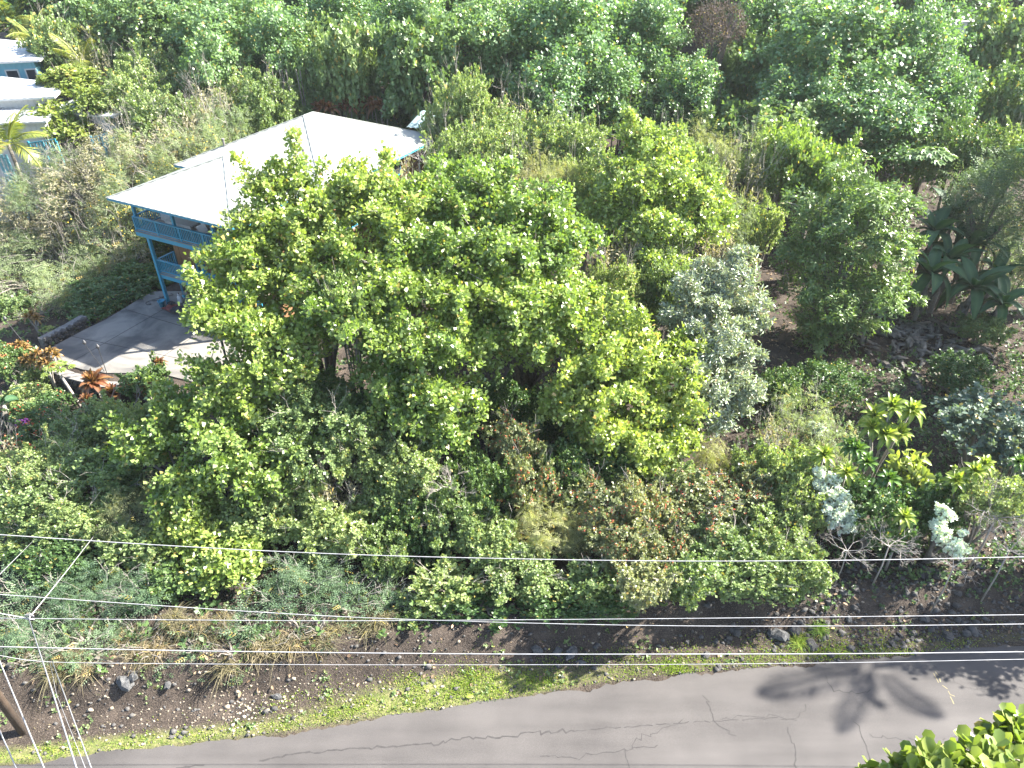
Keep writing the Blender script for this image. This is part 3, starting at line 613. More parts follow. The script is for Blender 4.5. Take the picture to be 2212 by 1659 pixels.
# light blue house: right front eave corner near (82,133), wall below it
q = at_y(86, 130, 63.); ang = .25; wd, dp = 11., 4.6; d1 = np.array([math.cos(ang), math.sin(ang)]); d2 = np.array([-d1[1], d1[0]])
org = q[:2] - d1*(wd+.7) + d2*.7
small_house(org, ang, wd, dp, q[2]-.1-zb_at(org), .85, 'light blue house with white roof at the upper left picture edge', 'skyb', 'roofw', windows=((wd-2.2, q[2]-zb_at(org)-1.9, .8, 1.1), (wd-.75, q[2]-zb_at(org)-1.9, .65, 1.1)))
# white roofed annex below it: front eave from (0,236) to (110,208)
q = at_y(118, 209, 57.); ang = .22; wd, dp = 9., 2.6; d1 = np.array([math.cos(ang), math.sin(ang)]); d2 = np.array([-d1[1], d1[0]])
org = q[:2] - d1*(wd+.7) + d2*.7
small_house(org, ang, wd, dp, q[2]-.1-zb_at(org), .40, 'low annex with broad white roof in front of the light blue house', 'white', 'roofw')
# second low white roof to the right of it, behind leaves, and the carport under
q = at_y(245, 252, 55.); ang = -.25; wd, dp = 5.5, 3.; d1 = np.array([math.cos(ang), math.sin(ang)]); d2 = np.array([-d1[1], d1[0]])
org = q[:2] - d1*(wd+.5) + d2*.5
small_house(org, ang, wd, dp, q[2]-.1-zb_at(org), .6, 'white sloping lean-to roof showing through the yellow-green tree', 'white', 'roofw', .5)
q = at_y(100, 262, 54.); ang = .2; wd, dp = 7., 1.2; d1 = np.array([math.cos(ang), math.sin(ang)]); d2 = np.array([-d1[1], d1[0]])
org = q[:2] - d1*(wd+.3) + d2*.3
small_house(org, ang, wd, dp, q[2]-.1-zb_at(org), .22, 'white shed roof with tan edge under the annex, above the palm', 'white', 'roofw', .3)
def bluefence(u0, v0, u1, v1, Y, label, h=1.0, mat='blue'):
    a, b = at_y(u0, v0, Y), at_y(u1, v1, Y); zb = min(gz(a[0], a[1]), gz(b[0], b[1])); t = thing('deck_rail', label, 'railing', (a[0], a[1], a[2]-h)); d = Vector(b-a); L = d.length; d.normalize()
    for z in (.1, .85): MB().bar(Vector((0, 0, z)), d*L+Vector((0, 0, z)), .07, .08).build('rail', M[mat], t)
    me = MB().box(-.03, .03, -.03, .03, .14, .82).mesh('baluster', M[mat])
    for i in range(int(L/.25)+1): link('baluster', me, t, d*(i*.25))
    for x in (0, .5, 1): p = d*L*x; MB().box(p.x-.06, p.x+.06, p.y-.06, p.y+.06, -max(.3, a[2]-h-zb), 1.).build('post', M[mat], t)
bluefence(-6, 334, 14, 338, 50, 'white and blue deck railing at the left picture edge, below the palm', mat='skyb')
bluefence(60, 305, 118, 296, 53, 'bright blue railing glimpsed under the annex roof', mat='blue')
bluefence(195, 293, 240, 280, 53, 'light blue railing glimpsed through bushes right of the annex', mat='skyb')
# small shed with corrugated roof behind the teal house's right corner
q = at_y(915, 268, 51.); t = thing('garden_shed', 'small shed with green corrugated roof behind the teal house roof corner', 'shed', (q[0], q[1], gz(q[0], q[1])), -.35)
hh = q[2]-gz(q[0], q[1]); facet([(-1.0, -.6, hh-.15), (2.2, -.6, hh-.15), (2.2, 1.8, hh+.35), (-1.0, 1.8, hh+.35)], 0, 'corr', t, 'roof', .18, .05)
for a in (-.8, 2.0):
    for b in (-.4, 1.6): MB().box(a-.06, a+.06, b-.06, b+.06, 0, hh-.12).build('post', M['darkwall'], t)
MB().box(-.7, 1.9, .2, 1.5, .0, hh-.3).build('wall', M['darkwall'], t)
q = at_y(2073, 47, 66.); t = thing('white_shed', 'small white shed half hidden by leaves near the upper right corner', 'shed', (q[0], q[1], gz(q[0], q[1])), .2); hh = q[2]-gz(q[0], q[1])
MB().box(-.45, .45, -.4, .4, 0, hh).build('wall', M['white'], t); MB().bar((-.55, 0, hh+.05), (.55, 0, hh+.05), 1.0, .06).build('roof', M['roofw'], t)

# ------------------------------------------------------------------ utility pole and cables
PY0 = 13.1
pb = at_z(52, 1584, .05); t = thing('utility_pole', 'brown timber utility pole at the lower left picture edge', 'utility pole', pb)
MB().tube([(0, 0, -.1), (0, 0, 4), (0, 0, 10.4)], [.135, .125, .10], 10).build('pole', M['wood'], t, True)
MB().bar((0, -1.1, 9.3), (0, 1.1, 9.3), .10, .12).build('crossarm', M['wood'], t)
for y in (-1, 0, 1): MB().lathe((0, y, 9.36), [(.03, 0), (.05, .05), (.03, .1), (.05, .14), (.02, .18)], 8).build('insulator', M['steel'], t)
def cable(label, uvs, rad, Y=PY0, ys=None):
    ys = ys or [Y]*len(uvs); K = [Vector(at_y(u, v, y)) for (u, v), y in zip(uvs, ys)]; pts = []
    for i in range(len(K)-1):   # smooth through the measured points
        p0, p1, p2, p3 = K[max(i-1, 0)], K[i], K[i+1], K[min(i+2, len(K)-1)]
        for j in range(12):
            s = j/12; pts.append(.5*((2*p1)+(p2-p0)*s+(2*p0-5*p1+4*p2-p3)*s*s+(3*p1-p0-3*p2+p3)*s**3))
    pts.append(K[-1]); pts = [pts[0]+(pts[0]-pts[1])*12]+pts+[pts[-1]+(pts[-1]-pts[-2])*14]
    return tag(MB().tube(pts, rad, 6).build('overhead_cable', M['wire'], None, True), label, 'cable', 'overhead cables along the road')
cable('topmost overhead cable, crossing the middle of the bushes', [(0, 1155), (370, 1179), (737, 1197), (1106, 1207), (1475, 1212), (1850, 1210), (2212, 1203)], .011)
cable('second overhead cable from the top, sagging across the third below it', [(0, 1284), (370, 1310), (737, 1332), (1106, 1345), (1475, 1352), (1850, 1352), (2212, 1348)], .010)
cable('thin overhead cable that starts at the wire junction, nearly level', [(62, 1336), (370, 1339), (737, 1341), (1106, 1339), (1475, 1336), (1850, 1332), (2212, 1328)], .010)
cable('thick overhead cable fourth down, wrapped with lashing at its right end', [(0, 1397), (370, 1405), (737, 1410), (1106, 1413), (1475, 1413), (1850, 1412), (2212, 1408)], .015)
cable('lowest thin overhead cable just above the road edge', [(0, 1416), (113, 1430), (420, 1434), (737, 1436), (1106, 1436), (1475, 1435), (1850, 1431), (2212, 1424)], .009)
def drop(label, uvs, ys, rad):
    pts = [Vector(at_y(u, v, y)) for (u, v), y in zip(uvs, ys)]
    if uvs[-1][1] > 1600: pts.append(pts[-1]+(pts[-1]-pts[-2])*.8)
    return tag(MB().tube(pts, rad, 6).build('service_cable', M['wire'], None, True), label, 'cable', 'service cables meeting at the left')
drop('thick cable running down from the wire junction to the lower edge', [(62, 1336), (112, 1490), (165, 1659)], [13.1, 9.6, 6.6], .015)
drop('short cable coming in from the left edge to the wire junction', [(-60, 1312), (0, 1325), (62, 1336)], [13.1, 13.1, 13.1], .013)
drop('cable slanting up right from the wire junction into the bushes', [(62, 1336), (150, 1226), (240, 1110)], [13.1, 17, 21.5], .014)
drop('twin cable from the lowest line down to the lower edge', [(113, 1430), (150, 1530), (197, 1659)], [13.1, 10.4, 7.6], .013)
drop('thinner strand beside the twin cable at the lower left', [(108, 1430), (122, 1500), (165, 1610)], [13.1, 11.0, 8.5], .006)
drop('thick white cable from the left edge down past the timber pole', [(-20, 1385), (0, 1430), (95, 1659)], [12.6, 11.8, 7.6], .015)
drop('cable cutting the lower left picture corner', [(-15, 1545), (0, 1580), (35, 1659)], [10., 9.4, 8.], .014)
drop('faint thin cable at the left edge above the junction, slanting up right', [(-10, 1250), (45, 1195), (75, 1165)], [13.1, 16, 18], .008)
t = thing('cable_clamp', 'bundle of clamps and loops where the wires meet at the left', 'clamp', at_y(62, 1333, PY0))
for i in range(4): MB().tube([(-.1+.05*i, -.05, 0), (-.06+.05*i, 0, .1+.03*i), (.02+.04*i, .02, .04), (.05*i, -.03, -.08), (-.1+.05*i, -.05, 0)], .012, 5).build('clamp_loop', M['wire'], t)
# ------------------------------------------------------------------ plants: shared builders
def blobs(name, T, n, size, mat, seed=0, spread=.05, per=5):
    r = np.random.default_rng(seed); i = r.choice(len(T), min(n, len(T)), False); c = np.repeat(T[i], per, 0)+r.normal(0, spread, (len(i)*per, 3))
    O = np.array([(1, 0, 0), (0, 1, 0), (-1, 0, 0), (0, -1, 0), (0, 0, 1), (0, 0, -1.)]); F = np.array([(0, 1, 4), (1, 2, 4), (2, 3, 4), (3, 0, 4), (1, 0, 5), (2, 1, 5), (3, 2, 5), (0, 3, 5)])
    V = c[:, None]+O[None]*(size*r.uniform(.6, 1.2, (len(c), 1, 1))); FF = (F[None]+(np.arange(len(c))*6)[:, None, None]).reshape(-1, 3)
    return npmesh(name, V.reshape(-1, 3), [FF], mat)
def grow(m, r, p, d, ln, rad, lev, k=5, split=2, wob=.3, up=.1):
    """recursive forked branches into an MB"""
    pts = [p]; q = p.copy(); dd = d.copy()
    for i in range(3):
        dd = (dd+Vector((r.gauss(0, wob*.4), r.gauss(0, wob*.4), r.gauss(0, wob*.3)+up*.3))).normalized(); q = q+dd*(ln/3); pts.append(q.copy())
    m.tube(pts, [rad, rad*.9, rad*.8, rad*.68], k, lev == 0)
    if lev > 0:
        for j in range(split+(r.random() < .35)):
            a = rnd3(r); nd = (dd+a*wob*1.9).normalized(); grow(m, r, q, nd, ln*r.uniform(.62, .9), rad*.66, lev-1, max(3, k-1), split, wob, up)
def rnd3(r): return Vector((r.gauss(0, 1), r.gauss(0, 1), r.gauss(0, .8))).normalized()
def limbs(base, ends, r0, seed, mat, name, sag=.15, k=6):
    r = random.Random(seed); m = MB(); base = Vector(base); top = Vector((base.x, base.y, base.z)); 
    for e in ends:
        e = Vector(e); mid = base.lerp(e, .45)+Vector((r.gauss(0, .1), r.gauss(0, .1), abs((e-base).length)*sag)); L = (e-base).length; s = r0*(.55+.2*r.random())
        pts = [base, base.lerp(mid, .5)+Vector((r.gauss(0, .05)*L*.3, r.gauss(0, .05)*L*.3, 0)), mid, mid.lerp(e, .55)+Vector((r.gauss(0, .04)*L, r.gauss(0, .04)*L, 0)), e]
        m.tube(pts, [s*1.2, s, s*.75, s*.5, s*.2], k, False)
    return m.mesh(name, mat, True)
PROTO = {}
CLASSES = [.6, .9, 1.35, 2.0, 3.0, 4.4]
def proto(sp, R, far, var):
    c = min(CLASSES, key=lambda q: abs(math.log(q/R))); key = (sp, c, far, var)
    if key not in PROTO:
        sd = hash((sp, int(c*100), var)) if False else sum(map(ord, sp))*31+int(c*100)*7+var*101
        n = 12 if c < 1 else (18 if c < 2.5 else 26)
        L = crown_lumps(c, sd, n, .85, .20 if c > 2.5 else .24, .36 if c > 2.5 else .42, {'fc': 'tiers', 'vn': 'drapes', 'iw': 'tiers', 'fe': 'clumps', 'fb': 'clumps', 'dr': 'clumps'}.get(sp, ''))
        fs = {'fc': 1.0, 'yg': 1., 'cl': 1., 'wh': 1.}.get(sp, 1.55 if far else 1.); gp = (1.5 if far and fs > 1 else 1.) * (1.35 if c > 2.5 and not far and sp in ('sh', 'hb') else 1.)
        ex = None
        if sp in ('sh', 'be', 'hb', 'fc', 'cl', 'vn', 'fp', 'bl'):
            rs_ = np.random.default_rng(sd+5); sg = []
            for l in L[1:]:
                p = np.array(l[:3]); 
                for j in range(2 if c > 2.5 else 1+(rs_.random() < .6)):
                    d = nrm(p*[1, 1, .7]+rs_.normal(0, .45*c, 3)+[0, 0, .25*c if sp not in ('vn', 'fp') else -.5*c]); sg.append((p+d*l[3]*.4, p+d*(l[3]*.4+c*rs_.uniform(.26, .52)), c*rs_.uniform(.06, .12)))
            ex = spray_tips(sg, .013 if sp == 'cl' else (.0065 if SP[sp][1] < .15 and not far else .014)*(1.5 if far else 1)*(max(1, c/2)))
        crown, T, A = foliage(sp+'_crown', sp, L, gp, leafscale=fs, stray=.08, extra=ex)
        base = Vector((0, 0, -1.3*c)); r = random.Random(sd); ends = [l[:3] for l in L[1:]]; r.shuffle(ends)
        trunk = limbs((0, 0, 0), [(e[0], e[1], 1+e[2]/(2.2*c)) for e in ends[:7]], .05*c+.015, sd, M['bark'], sp+'_trunk')
        tw = None
        if sp in ('dr', 'pu', 'fe', 'fb', 'sh', 'be'):
            m = MB()
            for e in ends[:9 if sp in ('dr', 'pu') else (5 if sp in ('sh', 'be') else 8)]:
                v = Vector(e); grow(m, r, v*.55, (v.normalized()+Vector((0, 0, .9))).normalized(), c*.46, .006+.0035*c, 3 if sp in ('dr', 'pu') else 2, 4, 2, .34, .15)
            tw = m.mesh(sp+'_twigs', M['twig'] if sp != 'pu' else M['bark'])
        PROTO[key] = (crown, trunk, T, tw)
    return c, PROTO[key]
NPL = [0]; TW_ = []; NOSKIRT = ('berry bush low over the bank', 'bright green bush over the bank, left of the last ones')
NM = {'fc': ('broadleaf_tree', 'tree'), 'vn': ('vine_draped_tree', 'tree'), 'sh': ('leafy_shrub', 'shrub'), 'be': ('berry_bush', 'berry bush'), 'fe': ('feathery_shrub', 'shrub'), 'fp': ('feathery_shrub', 'shrub'), 'fb': ('feathery_shrub', 'shrub'),
      'dr': ('dry_shrub', 'dry shrub'), 'sv': ('silver_leaf_tree', 'tree'), 'mg': ('mango_tree', 'tree'), 'iw': ('airy_tree', 'tree'), 'hb': ('hedge_bush', 'hedge bush'), 'cl': ('autograph_tree', 'tree'), 'bl': ('blue_green_shrub', 'shrub'),
      'yg': ('big_leaf_tree', 'tree'), 'wh': ('white_leaf_shrub', 'shrub'), 'pu': ('withered_tree', 'dead tree')}
def plant(sp, u, v, rx, ry, Y, label, group=None, flowers=None, trunk=True, xyz=None):
    c = np.array(xyz[:3]) if xyz else at_y(u, v, Y); dp = depth(c); d = c-_C; a = math.atan2(-d[2], d[1])
    if xyz: R, RY_, rz = xyz[3:6]
    else:
        R = rx*dp/FPX; V = ry*dp/FPX; RY_ = min(R, V/math.sin(a)*.92); rz = math.sqrt(max(V*V-(RY_*math.sin(a))**2, (.45*R)**2))/math.cos(a); rz = min(rz, 1.5*R)
    zg = gz(c[0], c[1]); ztop = c[2]+rz
    if sp not in ('yg', 'wh', 'pu', 'bl') and not xyz and label not in NOSKIRT:      # bushes are leafy down to the ground, trees down to their skirts
        bot = c[2]-rz; nb = zg-.15 if bot-zg < 2.2 else (zg+.5*(bot-zg) if sp not in ('fc', 'vn') else zg+.62*(bot-zg)); nb = max(nb, ztop-3.4*R)
        if nb < bot: c = c.copy(); c[2] = (ztop+nb)/2; rz = (ztop-nb)/2
    i = NPL[0]; NPL[0] += 1; far = Y > 40
    ref, (crown, tr, T, tw) = proto(sp, (R*RY_*rz)**(1/3), far, i % 2)
    nm, cat = NM[sp]; t = thing(nm, label, cat, (c[0], c[1], zg-.03), 0, group); rz_ = (i*2.4) % 6.28; k = R/ref, RY_/ref, rz/ref
    # rotate about the vertical by quarter turns so that the stretch stays along the view axes
    q = (i*3) % 4; kk = k if q % 2 == 0 else (k[1], k[0], k[2])
    co = tag(link('crown', crown, t, (0, 0, c[2]-zg+.03), (0, 0, q*math.pi/2), kk), kind='stuff')
    if trunk: link('trunk', tr, t, (0, 0, 0), (0, 0, q*math.pi/2), (kk[0], kk[1], max(.3, c[2]-zg)))
    if tw: TW_.append(link('twigs', tw, t, (0, 0, c[2]-zg+.03), (0, 0, q*math.pi/2), kk)); tag(TW_[-1], kind='stuff')
    if flowers:
        mat, n, size, sprd, per, nme = flowers; key = (sp, ref, i % 2, mat, n, far)
        if key not in PROTO: PROTO[key] = blobs(nme, T*1.03, n, size/max(.5, k[0]), M[mat], i, sprd, per)
        tag(link(nme, PROTO[key], t, (0, 0, c[2]-zg+.03), (0, 0, q*math.pi/2), kk), kind='stuff')
    if DEBUG: print('%-3s u%5d v%5d Y%5.1f z%5.1f rz%4.1f R%4.1f RY%4.1f zg%4.1f bot%5.1f  %s' % (sp, u, v, Y, c[2], rz, R, RY_, zg, c[2]-rz-zg, label[:40]))
    return t
DEBUG = False
def lump_tree(lumps, label, base=None, sp='cl', shoots=(), name='autograph_tree', cat='tree', group=None, sub=2, gap=1., flat=.85, bark='bark', seed=1, leafscale=1., sprays=13):
    """a tree measured lump by lump; lumps (u, v, r, Y), shoots (u0, v0, u1, v1, r, Y)"""
    r = np.random.default_rng(seed); L = []; big = []
    for (u, v, rr_, Y) in lumps:
        c = at_y(u, v, Y); R = rr_*depth(c)/FPX; big.append(c)
        L.append((*c, R*.58, R*.58, R*.52*flat)); L.append((c[0], c[1]+.4*R, c[2]-R*.9, R*.6, R*.6, R*.8))
        for j in range(sub):
            d = rnd_dir(1)[0]; d[2] = abs(d[2])*.8-.15; d[1] -= .25; s = R*r.uniform(.30, .50); L.append((*(c+nrm(d)*R*np.array([1, 1, flat])*r.uniform(.66, .92)), s, s, s*r.uniform(.6, .9)))
    cen = np.mean(big, 0)
    b = np.array([cen[0], cen[1]+.5]) if base is None else np.array(base); zg = gz(*b); o = np.array([b[0], b[1], zg-.05])
    ex = None; SH = list(shoots); ET, EA = [], []
    m = MB(); rr2 = random.Random(seed)
    segs = [(at_y(u0, v0, Y), at_y(u1, v1, Y), sr*depth(at_y(u0, v0, Y))/FPX, .035) for (u0, v0, u1, v1, sr, Y) in shoots]
    for (u, v, rr_, Y) in lumps:     # arching sprays of leaves that leave the crown outwards and sink a little
        c = at_y(u, v, Y); R = rr_*depth(c)/FPX
        for j in range(sprays):
            a = r.uniform(0, 6.28); dd = np.array([math.cos(a)+.25, math.sin(a)-.35, r.uniform(-.55, .8)]); p = c+nrm(dd)*R*r.uniform(.15, .5)+[0, 0, R*.15]; segs.append((p, p+nrm(dd+[0, 0, -.2])*R*r.uniform(.7, 1.3), r.uniform(.17, .30)*min(1, R/1.2), .018*min(1, R/1.2)))
    if segs:
        tt_, aa_ = spray_tips([g[:3] for g in segs]); ET.append(tt_); EA.append(aa_)
        for p, q, s0, br in segs:
            ln = np.linalg.norm(q-p)
            m.tube([Vector(p-o), Vector(p-o).lerp(Vector(q-o), .5), Vector(q-o)], [br, br*.7, .006], 5, False)
        ex = (np.concatenate(ET)-o, np.concatenate(EA))
    L = [(l[0]-o[0], l[1]-o[1], l[2]-o[2], *l[3:]) for l in L]
    t = thing(name, label, cat, o, 0, group); cm, T, A = foliage('crown', sp, L, gap, extra=ex, leafscale=leafscale); tag(link('crown', cm, t), kind='stuff')
    link('trunk', limbs((0, 0, 0), [Vector(c-o) for c in big], .15, seed, M[bark], 'trunk'), t)
    # pale twigs that show between the leaves
    pick = RNG.choice(len(T), min(len(T), 14*len(lumps)), False)
    for j in pick[:300]:
        e = Vector(T[j]); c = min(big, key=lambda q: np.linalg.norm(q-o-T[j])); s = e.lerp(Vector(c-o), rr2.uniform(.25, .5)); e2 = e+(e-s)*rr2.uniform(.0, .25)
        m.tube([s, s.lerp(e, .5)+Vector((rr2.gauss(0, .06), rr2.gauss(0, .06), .06)), e2], [.022, .017, .008], 4, False)
    tag(m.build('branches', M['pale_bark'], t), kind='stuff')
    if DEBUG: print('LT', label[:40], 'z', [round(float(c[2]), 1) for c in big], 'zg', round(zg, 1), 'tips', len(T))
    return t

# ------------------------------------------------------------------ the big autograph trees in the middle
lump_tree([(640, 400, 45, 30.5), (565, 405, 45, 30), (700, 430, 75, 30), (600, 480, 80, 29), (800, 410, 65, 30.5), (530, 530, 62, 28.5), (478, 565, 40, 28.2), (470, 625, 36, 27.3), (560, 610, 62, 27.4), (650, 600, 72, 27.5), (840, 470, 80, 29), (690, 540, 90, 28), (760, 385, 38, 31)],
  'tall bright round-leaved tree whose shoots stick up against the pale roof', (-9., 29.5), shoots=[(645, 385, 632, 283, 30, 30.3), (575, 420, 503, 342, 22, 29.8), (640, 375, 585, 352, 18, 30.2), (835, 400, 832, 325, 30, 30.5), (530, 500, 488, 462, 20, 29), (680, 380, 708, 352, 16, 30.3), (770, 370, 790, 345, 16, 31)], seed=1)
lump_tree([(950, 430, 78, 30.5), (1040, 400, 60, 31.5), (1090, 440, 75, 30.5), (1170, 460, 70, 30), (930, 520, 90, 29), (1030, 530, 90, 28.5), (1140, 550, 85, 28.5), (1220, 520, 62, 29.5)],
  'broad bright round-leaved tree in the very middle of the grove, right of the roof shoots', (.5, 30), shoots=[(950, 400, 930, 345, 22, 30.5), (1100, 400, 1110, 350, 18, 31), (1020, 390, 1005, 358, 16, 31.5)], seed=2)
lump_tree([(880, 610, 85, 27), (990, 640, 90, 26.5), (1090, 650, 90, 26.5), (1200, 640, 75, 27), (1260, 690, 60, 26.5), (1160, 720, 66, 26), (1050, 730, 66, 25.6)],
  'bright round-leaved tree overhanging the dark hollow from above', (1., 31.), seed=3)
lump_tree([(780, 620, 85, 26.5), (720, 660, 70, 26), (800, 710, 90, 25.3), (900, 760, 90, 24.8), (960, 720, 60, 25.3), (850, 840, 80, 24), (955, 850, 72, 23.6), (900, 900, 66, 23.2), (975, 925, 42, 22.8)],
  'round-leaved tree left of the dark hollow, its branches drooping to a point', (-4, 25.5), shoots=[(975, 930, 1000, 1000, 26, 22.6), (900, 930, 930, 985, 24, 22.8), (1000, 860, 1050, 865, 26, 23.6)], seed=4)
lump_tree([(455, 665, 48, 26), (520, 700, 62, 25.5), (600, 730, 70, 25), (675, 700, 55, 25.5), (560, 800, 66, 24), (500, 870, 66, 23.2), (450, 800, 40, 24.2), (640, 790, 45, 24.2)],
  'yellow-green round-leaved tree with a bright bough reaching across the driveway corner', (-11, 24.5), shoots=[(440, 665, 402, 580, 26, 26), (560, 560, 430, 560, 26, 27), (700, 690, 735, 700, 25, 25.5), (480, 720, 395, 690, 30, 25.8)], seed=5)
lump_tree([(470, 950, 62, 22), (420, 1030, 60, 21), (520, 1000, 60, 21.3), (355, 940, 60, 23), (380, 880, 56, 23.6), (300, 960, 50, 22.8), (560, 1040, 46, 20.6), (360, 1080, 40, 20.4), (620, 960, 50, 22)],
  'low round-leaved tree spreading left beneath the yellow-green bough, above the feathery bushes', (-13, 22), shoots=[(300, 960, 245, 990, 28, 22.6)], seed=6)
lump_tree([(1340, 740, 70, 26), (1260, 790, 66, 25.2), (1310, 850, 80, 24.6), (1410, 800, 75, 25.2), (1440, 880, 72, 24.4), (1350, 930, 82, 23.8), (1250, 880, 56, 24.2), (1440, 950, 56, 23.6), (1390, 990, 50, 23), (1200, 860, 36, 24.4), (1290, 950, 50, 23.5)],
  'bright round-leaved tree right of the dark hollow, beside the silver-leaved tree', (4.8, 24.6), shoots=[(1350, 720, 1340, 635, 24, 26.3), (1390, 740, 1385, 670, 22, 26), (1200, 870, 1155, 915, 26, 24), (1200, 770, 1150, 750, 30, 25.6), (1310, 730, 1290, 660, 20, 26)], seed=7)
lump_tree([(1385, 330, 62, 37.5), (1330, 400, 66, 36.5), (1420, 400, 75, 36.5), (1490, 430, 62, 36), (1380, 480, 80, 35), (1470, 500, 66, 34.5), (1300, 470, 50, 35.5), (1540, 470, 45, 35.5), (1420, 570, 50, 33)],
  'round-leaved tree with a spire of leaves at its top, right of the grove middle', (7.5, 35.5), shoots=[(1372, 320, 1352, 240, 34, 37.5), (1410, 310, 1425, 280, 20, 37.5), (1330, 370, 1318, 335, 18, 36.8)], seed=8)

